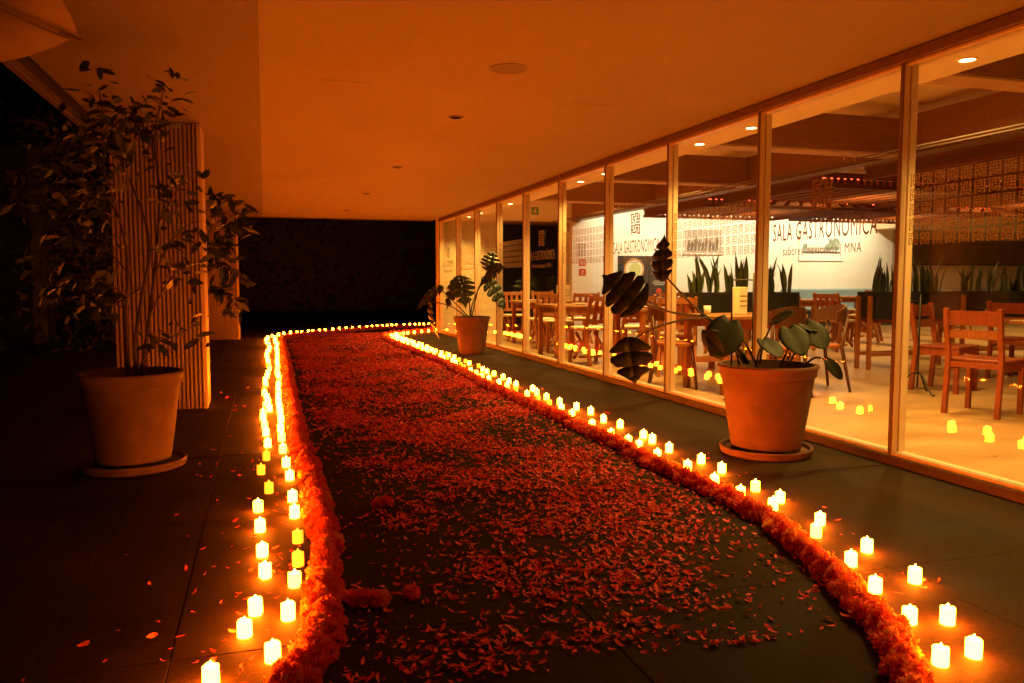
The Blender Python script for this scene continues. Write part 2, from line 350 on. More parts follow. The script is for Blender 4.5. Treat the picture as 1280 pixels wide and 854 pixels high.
# ------------------------------------------------------------------ mesh helpers
class MB:
    def __init__(self):
        self.v, self.f = [], []

    def add(self, vs, fs):
        o = len(self.v)
        self.v += [tuple(p) for p in vs]
        self.f += [tuple(i + o for i in q) for q in fs]
        return self

    def box(self, x0, x1, y0, y1, z0, z1, bev=0.0):
        if bev:
            b = min(bev, (x1 - x0) * .45, (y1 - y0) * .45, (z1 - z0) * .45)
            xs, ys, zs = (x0, x0 + b, x1 - b, x1), (y0, y0 + b, y1 - b, y1), (z0, z0 + b, z1 - b, z1)
            vs, ix = [], {}

            def g(i, j, k):
                if (i, j, k) not in ix:
                    ix[(i, j, k)] = len(vs)
                    vs.append((xs[i], ys[j], zs[k]))
                return ix[(i, j, k)]
            fs = []
            for k, flip in ((0, 1), (3, 0)):
                q = [g(1, 1, k), g(2, 1, k), g(2, 2, k), g(1, 2, k)]
                fs.append(q[::-1] if flip else q)
            for j, flip in ((0, 0), (3, 1)):
                q = [g(1, j, 1), g(2, j, 1), g(2, j, 2), g(1, j, 2)]
                fs.append(q[::-1] if flip else q)
            for i, flip in ((0, 1), (3, 0)):
                q = [g(i, 1, 1), g(i, 2, 1), g(i, 2, 2), g(i, 1, 2)]
                fs.append(q[::-1] if flip else q)
            for a in (1, 2):
                for bq in (1, 2):
                    pass
            # edges
            for sj, j in ((0, 1), (3, 2)):
                for sk, k in ((0, 1), (3, 2)):
                    fs.append((g(1, sj, k), g(2, sj, k), g(2, j, sk), g(1, j, sk)))
            for si, i in ((0, 1), (3, 2)):
                for sk, k in ((0, 1), (3, 2)):
                    fs.append((g(si, 1, k), g(si, 2, k), g(i, 2, sk), g(i, 1, sk)))
            for si, i in ((0, 1), (3, 2)):
                for sj, j in ((0, 1), (3, 2)):
                    fs.append((g(si, j, 1), g(si, j, 2), g(i, sj, 2), g(i, sj, 1)))
            for si, i in ((0, 1), (3, 2)):
                for sj, j in ((0, 1), (3, 2)):
                    for sk, k in ((0, 1), (3, 2)):
                        fs.append((g(si, j, k), g(i, sj, k), g(i, j, sk)))
            return self.add(vs, fs)
        return self.add([(x0, y0, z0), (x1, y0, z0), (x1, y1, z0), (x0, y1, z0), (x0, y0, z1), (x1, y0, z1), (x1, y1, z1), (x0, y1, z1)],
                        [(0, 3, 2, 1), (4, 5, 6, 7), (0, 1, 5, 4), (1, 2, 6, 5), (2, 3, 7, 6), (3, 0, 4, 7)])

    def bar(self, a, b, w, d, up=(0, 0, 1)):
        """a straight square-edged bar from a to b"""
        a, b = Vector(a), Vector(b)
        t = (b - a).normalized()
        s = t.cross(Vector(up))
        if s.length < 1e-4:
            s = t.cross(Vector((1, 0, 0)))
        s.normalize()
        n = s.cross(t)
        vs = []
        for p in (a, b):
            for i, j in ((-1, -1), (1, -1), (1, 1), (-1, 1)):
                vs.append(p + s * (i * w / 2) + n * (j * d / 2))
        return self.add(vs, [(0, 1, 2, 3), (7, 6, 5, 4), (0, 4, 5, 1), (1, 5, 6, 2), (2, 6, 7, 3), (3, 7, 4, 0)])

    def tube(self, pts, rad, seg=6):
        pts = [Vector(p) for p in pts]
        n = len(pts)
        if not hasattr(rad, '__len__'):
            rad = [rad] * n
        vs, fs = [], []
        ref = Vector((0.31, 0.2, 0.93))
        for i, p in enumerate(pts):
            t = (pts[min(i + 1, n - 1)] - pts[max(i - 1, 0)]).normalized()
            s = t.cross(ref)
            if s.length < 1e-3:
                s = t.cross(Vector((1, 0, 0)))
            s.normalize()
            u = s.cross(t)
            for k in range(seg):
                a = 2 * math.pi * k / seg
                vs.append(p + (s * math.cos(a) + u * math.sin(a)) * rad[i])
        for i in range(n - 1):
            for k in range(seg):
                k2 = (k + 1) % seg
                fs.append((i * seg + k, i * seg + k2, (i + 1) * seg + k2, (i + 1) * seg + k))
        fs.append(tuple(range(seg))[::-1])
        fs.append(tuple((n - 1) * seg + k for k in range(seg)))
        return self.add(vs, fs)

    def lathe(self, prof, seg=32, wob=None):
        vs, fs = [], []
        n = len(prof)
        for i, (r, z) in enumerate(prof):
            for k in range(seg):
                a = 2 * math.pi * k / seg
                dz = wob(i, a) if wob else 0.0
                vs.append((r * math.cos(a), r * math.sin(a), z + dz))
        for i in range(n - 1):
            for k in range(seg):
                k2 = (k + 1) % seg
                fs.append((i * seg + k, i * seg + k2, (i + 1) * seg + k2, (i + 1) * seg + k))
        if prof[0][0] > 1e-6:
            fs.append(tuple(range(seg))[::-1])
        if prof[-1][0] > 1e-6:
            fs.append(tuple((n - 1) * seg + k for k in range(seg)))
        return self.add(vs, fs)

    def move(self, m):
        self.v = [tuple(m @ Vector(p)) for p in self.v]
        return self

    def mesh(self, name, material, smooth=False):
        me = bpy.data.meshes.new(name)
        me.from_pydata(self.v, [], self.f)
        if smooth:
            me.polygons.foreach_set('use_smooth', [True] * len(me.polygons))
        me.materials.append(MATS[material])
        me.update()
        return me

    def build(self, name, material, parent=None, loc=(0, 0, 0), smooth=False, rz=0.0):
        return link(name, self.mesh(name, material, smooth), parent, loc, rz)


def link(name, me, parent=None, loc=(0, 0, 0), rz=0.0):
    o = bpy.data.objects.new(name, me)
    o.location = loc
    o.rotation_euler = (0, 0, rz)
    if parent is not None:
        o.parent = parent
    COL.objects.link(o)
    return o


def tag(o, label=None, cat=None, group=None, kind=None):
    if label:
        o["label"] = label
    if cat:
        o["category"] = cat
    if group:
        o["group"] = group
    if kind:
        o["kind"] = kind
    return o


def thing(name, label, cat, loc=(0, 0, 0), rz=0.0, group=None):
    return tag(link(name, None, None, loc, rz), label, cat, group)


def copy_tree(o, parent=None):
    c = o.copy()
    COL.objects.link(c)
    c.parent = parent
    for ch in list(o.children):
        copy_tree(ch, c)
    return c


def smooth_by_angle(o, deg=40):
    me = o.data
    me.polygons.foreach_set('use_smooth', [True] * len(me.polygons))
    try:
        me.set_sharp_from_angle(angle=R(deg))
    except Exception:
        pass
    return o


def lamp(name, kind, loc, energy, color, parent=None, **kw):
    d = bpy.data.lights.new(name, kind)
    d.energy = energy
    d.color = color
    for k, v in kw.items():
        setattr(d, k, v)
    o = bpy.data.objects.new(name, d)
    o.location = loc
    if parent is not None:
        o.parent = parent
    COL.objects.link(o)
    return o


# ------------------------------------------------------------------ setting: ground, pavement, ceiling
g = MB().add([(-400, -400, -0.06), (400, -400, -0.06), (400, 400, -0.06), (-400, 400, -0.06)], [(0, 1, 2, 3)])
tag(g.build('ground', 'soil_ground'), kind='structure')

pav = MB().box(-6.0, 3.49, -0.6, 27.5, -0.055, -0.0045).build('pavement', 'joint')
tag(pav, kind='structure')
tag(MB().box(3.494, 12.0, 16.86, 27.5, -0.055, -0.0045).build('pavement', 'joint'), kind='structure')
xj = [-6.0, -4.49, -3.21, -1.93, -0.65, -0.28, 0.98, 2.24, 3.49]
yj = [-0.41 + 1.405 * k for k in range(20)]
gap = 0.0014
for i in range(len(xj) - 1):
    me = MB().box(gap, xj[i + 1] - xj[i] - gap, gap, 1.405 - gap, -0.0044, 0.0, 0.0012).mesh('paving_slab', 'paving')
    for j in range(len(yj) - 1):
        o = link('paving_slab', me, pav, (xj[i], yj[j], random.uniform(-0.0012, 0.0012)))
me = MB().box(gap, 1.41 - gap, gap, 1.405 - gap, -0.0044, 0.0, 0.0012).mesh('paving_slab', 'paving')
for i in range(6):
    for j in range(12, 19):
        if yj[j] > 16.8:
            link('paving_slab', me, pav, (3.496 + 1.41 * i, yj[j], random.uniform(-0.0012, 0.0012)))

# canopy ceiling over the walk, with its edge trim
tag(MB().box(0.0, 3.50, -3.0, 17.1, CEIL_Z, CEIL_Z + 0.16).build('ceiling', 'plaster'), kind='structure')
tag(MB().box(-1.28, -0.001, -3.0, 17.1, CEIL_Z + 0.0015, CEIL_Z + 0.16).build('ceiling', 'plaster_dark'), kind='structure')  # open-side ceiling panel in a darker plaster tone
edge = thing('roof_edge', 'narrow metal roof edge trim running along the open side of the ceiling', 'roof edge')
MB().box(-1.40, -1.283, -3.0, 17.1, CEIL_Z + 0.03, CEIL_Z + 0.15).build('gutter', 'fascia_dark', edge)
MB().box(-1.46, -1.403, -3.0, 17.14, CEIL_Z - 0.02, CEIL_Z + 0.18, 0.005).build('trim', 'fascia', edge)
MB().box(-1.40, 3.5, 17.103, 17.16, CEIL_Z - 0.015, CEIL_Z + 0.18, 0.005).build('trim', 'fascia', edge)

# unlit recessed spots and the round loudspeaker grille in that ceiling
def ceiling_hole(x, y, r, name, label, cat, group=None):
    t = thing(name, label, cat, (x, y, CEIL_Z), 0, group)
    return t


for y in (6.34, 9.28, 12.18, 15.13):
    t = ceiling_hole(1.49, y, 0.05, 'recessed_spot', 'small unlit recessed spotlight in the orange lit ceiling', 'ceiling spot', 'unlit spots in the ceiling')
    MB().lathe([(0.066, -0.001), (0.066, -0.006), (0.05, -0.008), (0.048, -0.001)], 28).build('trim', 'alu_dark', t)
    MB().lathe([(0.0, -0.004), (0.047, -0.004)], 28).build('lens', 'hole_black', t)
t = ceiling_hole(1.47, 4.83, 0.11, 'ceiling_speaker', 'round flush loudspeaker grille in the orange lit ceiling', 'speaker')
MB().lathe([(0.12, -0.0005), (0.12, -0.004), (0.112, -0.006), (0.108, -0.003)], 40).build('rim', 'plaster', t)
MB().lathe([(0.0, -0.0045), (0.06, -0.0045), (0.107, -0.0035)], 40).build('grille', 'plaster_dark', t)
for (x, y) in ((0.55, 5.6), (2.35, 5.75), (0.9, 11.2)):
    t = thing('access_hatch', 'thin hairline access hatch edge in the plain ceiling', 'hatch', (x, y, CEIL_Z), 0, 'hatches in the ceiling')
    MB().box(-0.16, 0.16, -0.16, 0.16, -0.003, -0.0005, 0.001).build('panel', 'plaster', t)


# ------------------------------------------------------------------ fluted columns
def column(name, label, x1, y0, w, d):
    t = thing(name, label, 'column', (x1 - w, y0, 0), 0, 'fluted columns along the walk')
    h = CEIL_Z - 0.003
    MB().box(0.0, w - 0.002, 0.028, d - 0.002, 0.0, h).build('core', 'batten_core', t)
    m = MB()
    n = int(w / 0.0325)
    pitch = (w - 0.02) / n
    for k in range(n):
        x = 0.004 + pitch * k
        m.add([(x, 0.0275, 0.004), (x + 0.006, 0.0, 0.004), (x + pitch * 0.62, 0.0, 0.004), (x + pitch * 0.62 + 0.006, 0.0275, 0.004),
               (x, 0.0275, h - 0.004), (x + 0.006, 0.0, h - 0.004), (x + pitch * 0.62, 0.0, h - 0.004), (x + pitch * 0.62 + 0.006, 0.0275, h - 0.004)],
              [(0, 1, 5, 4), (1, 2, 6, 5), (2, 3, 7, 6), (0, 3, 2, 1), (4, 5, 6, 7)])
    c = m.build('fluted_cladding', 'batten', t)
    c["kind"] = "stuff"
    MB().box(w - 0.014, w + 0.022, -0.004, 0.045, 0.002, h - 0.001, 0.004).build('corner_trim', 'column_trim', t)
    MB().box(w - 0.002, w + 0.016, 0.046, d, 0.002, h - 0.001, 0.003).build('side_panel', 'column_trim', t)
    return t


column('fluted_column', 'fluted timber-clad column standing behind the tall potted tree', -0.50, 7.22, 0.68, 0.46)
column('fluted_column', 'farther fluted timber-clad column at the dark end of the walk', -0.475, 15.75, 0.68, 0.46)

# ------------------------------------------------------------------ dark planting round the court
def leaf_quad(L, W, bend=0.15):
    return [(0, 0, 0), (-W / 2, L * 0.45, bend * L * 0.5), (0, L, -bend * L * 0.4), (W / 2, L * 0.45, bend * L * 0.5)], [(0, 3, 2, 1)]


def hedge(name, label, x0, x1, y0, y1, h, n, s=0.14):
    t = thing(name, label, 'hedge', ((x0 + x1) / 2, (y0 + y1) / 2, -0.05), 0, 'dark hedges round the court')
    lx, ly = (x1 - x0) / 2, (y1 - y0) / 2
    MB().box(-lx + 1.0, lx - 1.0, -ly + 0.45, ly - 0.45, 0.0, h - 0.45, 0.15).build('core', 'leaf_hedge', t)
    m = MB()
    rnd = random.Random(5)
    for k in range(n):
        f = rnd.random()
        x, y, z = rnd.uniform(-lx, lx), rnd.uniform(-ly, ly), rnd.uniform(0.0, h)
        if f < 0.5:
            y = -ly + rnd.random() ** 2 * 0.35
        elif f < 0.66:
            z = h - rnd.random() ** 2 * 0.35
        else:
            x = (lx if rnd.random() < 0.85 else -lx) * (1 - rnd.random() ** 2 * 0.16)
        vs, fs = leaf_quad(s * rnd.uniform(0.7, 1.3), s * 0.5)
        M4 = Matrix.Translation((x, y, z + 0.06 * math.sin(x * 2.3))) @ Quaternion((rnd.gauss(0, 1), rnd.gauss(0, 1), rnd.gauss(0, 1), rnd.gauss(0, 1))).normalized().to_matrix().to_4x4()
        m.add([M4 @ Vector(p) for p in vs], fs)
    c = m.build('foliage', 'leaf_hedge', t)
    c["kind"] = "stuff"


hedge('hedge', 'black clipped hedge closing off the far end of the court', -16.0, 16.0, 27.6, 29.4, 4.2, 5200, 0.2)
hedge('hedge', 'black hedge behind the tall potted tree on the unlit side', -14.0, -2.3, 13.7, 15.4, 3.8, 4200, 0.17)

# ------------------------------------------------------------------ parasol whose canopy corner reaches under the ceiling
um = thing('parasol', 'orange lit canvas parasol with a scalloped edge under the ceiling rim', 'parasol', (-1.83, 3.11, 0))
nr = 8
a0 = R(24.0)
RIM = [(1.25 * math.cos(a0 + k * math.pi / 4), 1.25 * math.sin(a0 + k * math.pi / 4)) for k in range(nr)]
m = MB()
apex = (0, 0, 2.40)
for k in range(nr):
    p, q = Vector((*RIM[k], 2.05)), Vector((*RIM[(k + 1) % nr], 2.05))
    N, Mr = 8, 6
    vs, fs = [], []
    for i in range(Mr + 1):
        s = i / Mr
        for j in range(N + 1):
            u = j / N
            e = p.lerp(q, u)
            pt = Vector(apex).lerp(e, s)
            pt.z -= 0.025 * s * math.sin(math.pi * u)
            cc = 1 + 0.035 * s * math.sin(math.pi * u)
            pt.x *= cc
            pt.y *= cc
            vs.append(pt)
    for i in range(Mr):
        for j in range(N):
            a = i * (N + 1) + j
            fs.append((a, a + 1, a + N + 2, a + N + 1))
    m.add(vs, fs)
can = m.build('canopy', 'canvas', um, smooth=False)
sol = can.modifiers.new('thick', 'SOLIDIFY')
sol.thickness = 0.006
smooth_by_angle(can, 25)
for k in range(nr):
    MB().tube([(0, 0, 2.365), (RIM[k][0] * 0.97, RIM[k][1] * 0.97, 2.035)], 0.004, 6).build('rib', 'canvas', um)
    MB().tube([(RIM[k][0] * 0.95, RIM[k][1] * 0.95, 2.045), (RIM[k][0] * 1.012, RIM[k][1] * 1.012, 2.034)], 0.009, 8).build('rib_pocket', 'canvas', um)
MB().lathe([(0.02, 0.04), (0.02, 2.44), (0.03, 2.45), (0.03, 2.48), (0.0, 2.5)], 16).build('pole', 'fascia', um, smooth=True)
MB().lathe([(0.28, 0.0), (0.28, 0.03), (0.26, 0.05), (0.05, 0.07), (0.04, 0.25), (0.0, 0.25)], 28).build('base', 'black_metal', um)

# ------------------------------------------------------------------ restaurant: window wall
ww = thing('window_wall', 'long cream framed glass window wall of the lit restaurant', 'window wall', (GLASS_X, 0, 0))
MB().box(-0.06, 0.06, MULLIONS[0], 16.53, 0.0, 0.055, 0.004).build('bottom_rail', 'alu_bronze', ww)
MB().box(-0.035, 0.05, MULLIONS[0], 16.53, 0.0555, 0.075, 0.003).build('glazing_bead', 'alu', ww)
MB().box(-0.06, 0.06, MULLIONS[0], 16.53, 2.325, CEIL_Z - 0.002, 0.004).build('top_rail', 'alu_dark', ww)
MB().box(-0.035, 0.05, MULLIONS[0], 16.53, 2.305, 2.3245, 0.003).build('glazing_bead', 'alu', ww)
me = MB().box(-0.044, -0.006, -0.022, 0.0, 0.056, 2.3245, 0.003).box(-0.0055, 0.0035, -0.012, -0.001, 0.0565, 2.324).box(0.004, 0.052, -0.022, 0.0, 0.056, 2.3245, 0.003).mesh('mullion', 'alu')
me2 = MB().box(-0.030, 0.040, 0.0005, 0.014, 0.0755, 2.3045, 0.003).mesh('glazing_stop', 'alu')
me3 = MB().box(-0.052, -0.0445, -0.021, 0.006, 0.056, 2.3245, 0.002).mesh('shade_strip', 'alu_shaded')  # dark strip puts the shade of the mullion's outer face into colour
for i, y in enumerate(MULLIONS):
    mu = link('mullion', me, ww, (0, y, 0))
    link('glazing_stop', me2, mu, (0, 0, 0))
    link('shade_strip', me3, mu, (0, 0, 0))

PANES = []
for a, b in zip(MULLIONS, MULLIONS[1:]):
    PANES.append((a, b, MB().box(-0.005, 0.005, 0.0225, b - a - 0.0265, 0.0755, 2.3045).build('glass_pane', 'glass', ww, (0, a, 0))))

# vinyl lettering and frets on the panes (flat print on the outside face)
GLYPH = ["##.####.##", "#..#..#..#", "#.##.##.##", "#....#...#", "####.###.#", "#..#.....#", "#.##.#####", "#....#...#", "##.###.#.#", "##.....#.#"]
LOGO = ["####.####..", "#....#..#.#", "#.####.##.#", "#.#....#..#", "#.###..####", "#...#......", "###.#.#####", "...........", "###.#######", "#.#.#.....#", "#.#.#.###.#", "###.#.#.#.#", "#.#...#.#.#", "#.#####.#.#", "#.......###"]


def bitmap(m, rows, y0, z1, cw, ch):
    """rectangles in the pane's plane; columns run toward smaller y so it reads from the walk"""
    for r, row in enumerate(rows):
        c = 0
        while c < len(row):
            if row[c] == '#':
                e = c
                while e < len(row) and row[e] == '#':
                    e += 1
                ya, yb = y0 - c * cw, y0 - e * cw
                za, zb = z1 - r * ch, z1 - (r + 1) * ch - 0.0004
                m.add([(0, ya, zb), (0, yb, zb), (0, yb, za), (0, ya, za)], [(0, 3, 2, 1)])
                c = e
            else:
                c += 1


def text_mesh(s, name, material, w, h):
    cu = bpy.data.curves.new(name, 'FONT')
    cu.body = s
    cu.size = 1.0
    cu.resolution_u = 3
    cu.offset = 0.0
    cu.space_character = 1.12
    ob = bpy.data.objects.new(name, cu)
    COL.objects.link(ob)
    bpy.context.view_layer.update()
    dg = bpy.context.evaluated_depsgraph_get()
    me = bpy.data.meshes.new_from_object(ob.evaluated_get(dg))
    bpy.data.objects.remove(ob)
    xs = [v.co.x for v in me.vertices]
    cap = 0.70
    x0, x1 = min(xs), max(xs)
    for v in me.vertices:
        u, t = (v.co.x - x0) / (x1 - x0) * w, v.co.y / cap * h
        v.co = (0.0, -u, t)
    me.materials.clear()
    me.materials.append(MATS[material])
    me.update()
    return me


T1 = text_mesh("SALA GASTRON\u00d3MICA", 'lettering', 'vinyl', 1.04, 0.125)
T2 = text_mesh("sabores mexicanos | MNA", 'lettering', 'vinyl', 0.79, 0.062)
lm = MB()
bitmap(lm, LOGO, 0.0, 0.21, 0.205 / 11, 0.21 / 15)
LG = lm.mesh('logo', 'vinyl')
pm = MB()
for c in range(15):
    for r in range(5):
        bitmap(pm, GLYPH, -0.03 - c * 0.0873, 0.41 - r * 0.083, 0.066 / 10, 0.070 / 10)
PT = pm.mesh('fret_pattern', 'vinyl_pattern')
for i, (a, b, p) in enumerate(PANES):
    w = b - a
    dx = -0.0065
    if i in (3, 5, 7, 9, 11):
        link('lettering', T1, p, (dx, w - 0.15, 1.37))
        link('lettering', T2, p, (dx, w - 0.27, 1.265))
        link('logo', LG, p, (dx, w - 0.57, 1.55))
    elif i in (2, 4, 6, 8, 10):
        link('fret_pattern', PT, p, (dx, w - 0.02, 1.28))

# ------------------------------------------------------------------ restaurant: shell
tag(MB().box(3.625, 20.0, -1.5, END_Y, -0.05, 0.004).build('floor', 'room_floor'), kind='structure')
tag(MB().box(4.15, 20.2, -1.5, END_Y + 0.2, ROOM_Z, ROOM_Z + 0.15).build('ceiling', 'plaster_room'), kind='structure')
sf = tag(MB().box(3.625, 4.147, -1.5, END_Y - 0.003, CEIL_Z, CEIL_Z + 0.12).build('soffit', 'plaster_room'), kind='structure')
tag(MB().box(4.150, 4.20, -1.5, END_Y - 0.003, CEIL_Z, ROOM_Z - 0.003).build('soffit_face', 'plaster_room'), kind='structure')

ew = thing('end_wall', 'white end wall of the restaurant behind the tables', 'wall', (0, END_Y, 0))
MB().box(3.5, 4.78, 0, 0.2, 0.0, 2.38).build('plaster_panel', 'plaster_cream', ew)
MB().box(4.78, 6.22, 0.02, 0.2, 0.0, 2.30).build('dark_window', 'night_glass', ew)
MB().box(3.5, 20.2, 0.004, 0.2, 2.381, ROOM_Z - 0.002).build('upper_band', 'plaster_white', ew)
MB().box(4.78, 6.22, -0.01, 0.19, 2.302, 2.38, 0.004).build('window_head', 'alu_bronze', ew)
MB().box(6.222, 6.46, 0, 0.2, 0.0, 2.38).build('plaster_panel', 'plaster_taupe', ew)
MB().box(6.462, 7.0, -0.14, 0.2, 0.0, 2.378, 0.006).build('pier', 'plaster_white', ew)
MB().box(7.002, 15.2, 0, 0.2, 0.0, 2.38).build('plaster_panel', 'plaster_white', ew)
MB().box(15.202, 20.0, 0, 0.2, 0.0, 2.38).build('plaster_panel', 'plaster_taupe', ew)
sw = thing('side_wall', 'shaded back wall of the restaurant beyond the dark tables', 'wall', (20.0, 0, 0))
MB().box(0.0, 0.2, -1.5, END_Y + 0.2, 0.0, ROOM_Z - 0.002).build('plaster_panel', 'plaster_taupe', sw)
rw = thing('return_wall', 'plain near end wall closing the restaurant', 'wall', (0, -1.5, 0))
MB().box(3.5, 20.2, -0.2, -0.002, 0.0, ROOM_Z - 0.002).build('plaster_panel', 'plaster_cream', rw)
bl = thing('bulkhead', 'yellow lit ceiling bulkhead at the corner of the white end wall', 'bulkhead', (14.6, END_Y, 2.38))
MB().box(0.0, 1.6, -0.9, -0.004, 0.0, 0.30, 0.005).build('face', 'plaster_cream', bl)

# beams
for y in (4.35, 7.15, 9.96, 12.77):
    t = thing('cross_beam', 'dark brown cross beam spanning from the window soffit to the long beam', 'beam', (4.204, y, 0), 0, 'dark beams over the dining room')
    MB().box(0.0, 2.29, -0.13, 0.13, 2.44, 2.80, 0.006).build('beam_body', 'beam_wood', t)
    MB().box(0.0, 2.288, -0.115, 0.115, 2.415, 2.4385, 0.004).build('soffit_board', 'beam_light', t)
t = thing('long_beam', 'dark brown long beam parallel to the window wall', 'beam', (6.5, 0, 0))
MB().box(0.0, 0.26, -1.4, END_Y - 0.01, 2.44, 2.82, 0.006).build('beam_body', 'beam_wood', t)
MB().box(0.015, 0.245, -1.4, END_Y - 0.012, 2.415, 2.4385, 0.004).build('soffit_board', 'wood_dark', t)
for y in (5.5, 8.6, 11.4, 14.2):
    t = thing('cross_beam', 'dark brown cross beam over the back tables', 'beam', (6.765, y, 0), 0, 'dark beams over the back tables')
    MB().box(0.0, 13.2, -0.12, 0.12, 2.56, 2.84, 0.006).build('beam_body', 'beam_wood', t)
# twin cable track
for x in (5.88, 6.02):
    t = thing('ceiling_track', 'thin pale metal track running below the beams', 'track', (x, 0, 2.34), 0, 'twin tracks below the beams')
    MB().box(-0.008, 0.008, 1.0, END_Y - 0.05, 0.0, 0.014, 0.002).build('rail', 'fascia', t)
    for y in (4.35, 7.15, 9.96, 12.77):
        MB().box(-0.004, 0.004, y - 0.004, y + 0.004, 0.0145, 0.0735).build('hanger', 'alu', t)


# suspended trellis frames with red light strips
def trellis(x0, y0, w, d):
    t = thing('ceiling_trellis', 'suspended wooden trellis frame glowing red from its light strips', 'trellis', (x0, y0, 2.30), 0, 'red lit trellis frames below the ceiling')
    for (xa, xb, ya, yb) in ((0, w, 0, 0.03), (0, w, d - 0.03, d), (0, 0.03, 0.031, d - 0.031), (w - 0.03, w, 0.031, d - 0.031)):
        MB().box(xa, xb, ya, yb, 0.0, 0.05, 0.003).build('lower_rail', 'trellis_wood', t)
        MB().box(xa, xb, ya, yb, 0.13, 0.20, 0.003).build('upper_rail', 'trellis_wood', t)
    m = MB()
    n = int(w / 0.10)
    for k in range(1, n):
        x = w * k / n
        for ya in (0.004, d - 0.026):
            m.box(x - 0.028, x + 0.028, ya, ya + 0.022, 0.0505, 0.1295)
    for xa in (0.004, w - 0.026):
        m.box(xa, xa + 0.022, 0.032, d - 0.032, 0.0505, 0.1295)
    o = m.build('pickets', 'wood_dark', t)
    o["kind"] = "stuff"
    n = int(w / 0.24)
    sl = MB().box(-0.02, 0.02, 0.032, d - 0.032, 0.06, 0.12, 0.003).mesh('slat', 'trellis_wood')
    for k in range(1, n):
        link('slat', sl, t, (w * k / n, 0, 0))
    for (xa, xb, ya, yb) in ((0.04, w - 0.04, 0.05, 0.06), (0.04, w - 0.04, d - 0.06, d - 0.05)):
        MB().box(xa, xb, ya, yb, 0.122, 0.1385).build('light_strip', 'led_red', t)
    for xa in (0.045, w - 0.055):
        MB().box(xa, xa + 0.01, 0.07, d - 0.07, 0.122, 0.1385).build('light_strip', 'led_orange', t)
    for xa in (0.3, w - 0.3):
        for ya in (0.015, d - 0.015):
            MB().tube([(xa, ya, 0.2005), (xa, ya, ROOM_Z - 2.302)], 0.004, 5).build('hanger', 'alu', t)


for x0 in (6.95, 10.2):
    for y0 in (5.75, 8.85, 11.65):
        trellis(x0, y0, 2.9, 2.35)


# ------------------------------------------------------------------ lamps in the restaurant
def downlight(x, y, z, label, group, w, colr, r=0.045, cone=125):
    t = thing('downlight', label, 'downlight', (x, y, z), 0, group)
    MB().lathe([(r + 0.012, -0.0005), (r + 0.012, -0.006), (r, -0.007), (r - 0.002, -0.001)], 24).build('trim', 'sign_white', t)
    MB().lathe([(0.0, -0.0035), (r - 0.004, -0.0035)], 24).build('lens', 'lamp_lens', t)
    d = lamp('lamp', 'SPOT', (0, 0, -0.02), w, colr, t, spot_size=R(cone), spot_blend=0.7, shadow_soft_size=0.04)
    return t


for y in (1.0, 2.9, 3.83, 6.03, 6.88, 9.1, 9.89, 12.11, 13.03, 14.95, 15.89):
    downlight(4.0, y, CEIL_Z, 'small lit downlight in the soffit along the window wall', 'lit downlights along the window soffit', SOFFIT_W, (1.0, 0.55, 0.10))
for x in (5.4, 8.6, 12.0, 16.0):
    for y in (5.6, 10.4, 13.3):
        k = 1.0
        downlight(x, y, ROOM_Z, 'lit round downlight in the high ceiling between the beams', 'lit downlights in the high ceiling', ROOM_W * k, (1.0, 0.58, 0.14), 0.06, 150)
# unseen spot fittings added to brighten the white end wall
for x in (7.6, 9.2, 10.8, 12.4, 13.8):
    t = thing('added_washer', 'added small white spot fitting aimed at the white end wall', 'added spotlight', (x, 15.2, ROOM_Z), 0, 'added spots washing the end wall')
    MB().lathe([(0.03, -0.001), (0.03, -0.02), (0.012, -0.021), (0.012, -0.07), (0.0, -0.07)], 16).build('mount', 'sign_white', t)
    hd = MB().lathe([(0.03, -0.05), (0.034, 0.05), (0.030, 0.05), (0.026, 0.0), (0.0, 0.0)], 16)
    hd.move(Matrix.Translation((0, 0.02, -0.10)) @ Matrix.Rotation(R(-125), 4, 'X'))
    hd.build('head', 'sign_white', t)
    d = lamp('lamp', 'SPOT', (0, 0.065, -0.125), 215.0, (1.0, 0.82, 0.46), t, spot_size=R(110), spot_blend=0.8, shadow_soft_size=0.04)
    d.rotation_euler = (R(52), 0, 0)

# ------------------------------------------------------------------ things on the end wall
es = thing('exit_sign', 'square green running-man exit sign on the white band above the dark window', 'exit sign', (5.645, END_Y - 0.002, 2.52))
MB().box(-0.13, 0.13, -0.02, 0.0, -0.045, 0.215, 0.003).build('backing', 'sign_white', es)
MB().box(-0.085, 0.085, -0.0235, -0.0205, 0.0, 0.17).build('face', 'sign_green', es)
m = MB()
m.lathe([(0.0, 0.0), (0.013, 0.0)], 10).move(Matrix.Translation((0.012, -0.0245, 0.135)) @ Matrix.Rotation(R(90), 4, 'X'))
m.bar((0.005, -0.0245, 0.115), (-0.012, -0.0245, 0.075), 0.001, 0.022, (1, 0, 0))
m.bar((-0.012, -0.0245, 0.075), (0.02, -0.0245, 0.05), 0.001, 0.013, (1, 0, 0))
m.bar((0.02, -0.0245, 0.05), (0.018, -0.0245, 0.018), 0.001, 0.012, (1, 0, 0))
m.bar((-0.014, -0.0245, 0.075), (-0.045, -0.0245, 0.04), 0.001, 0.013, (1, 0, 0))
m.bar((0.004, -0.0245, 0.11), (0.04, -0.0245, 0.09), 0.001, 0.010, (1, 0, 0))
m.build('running_man', 'sign_white', es)

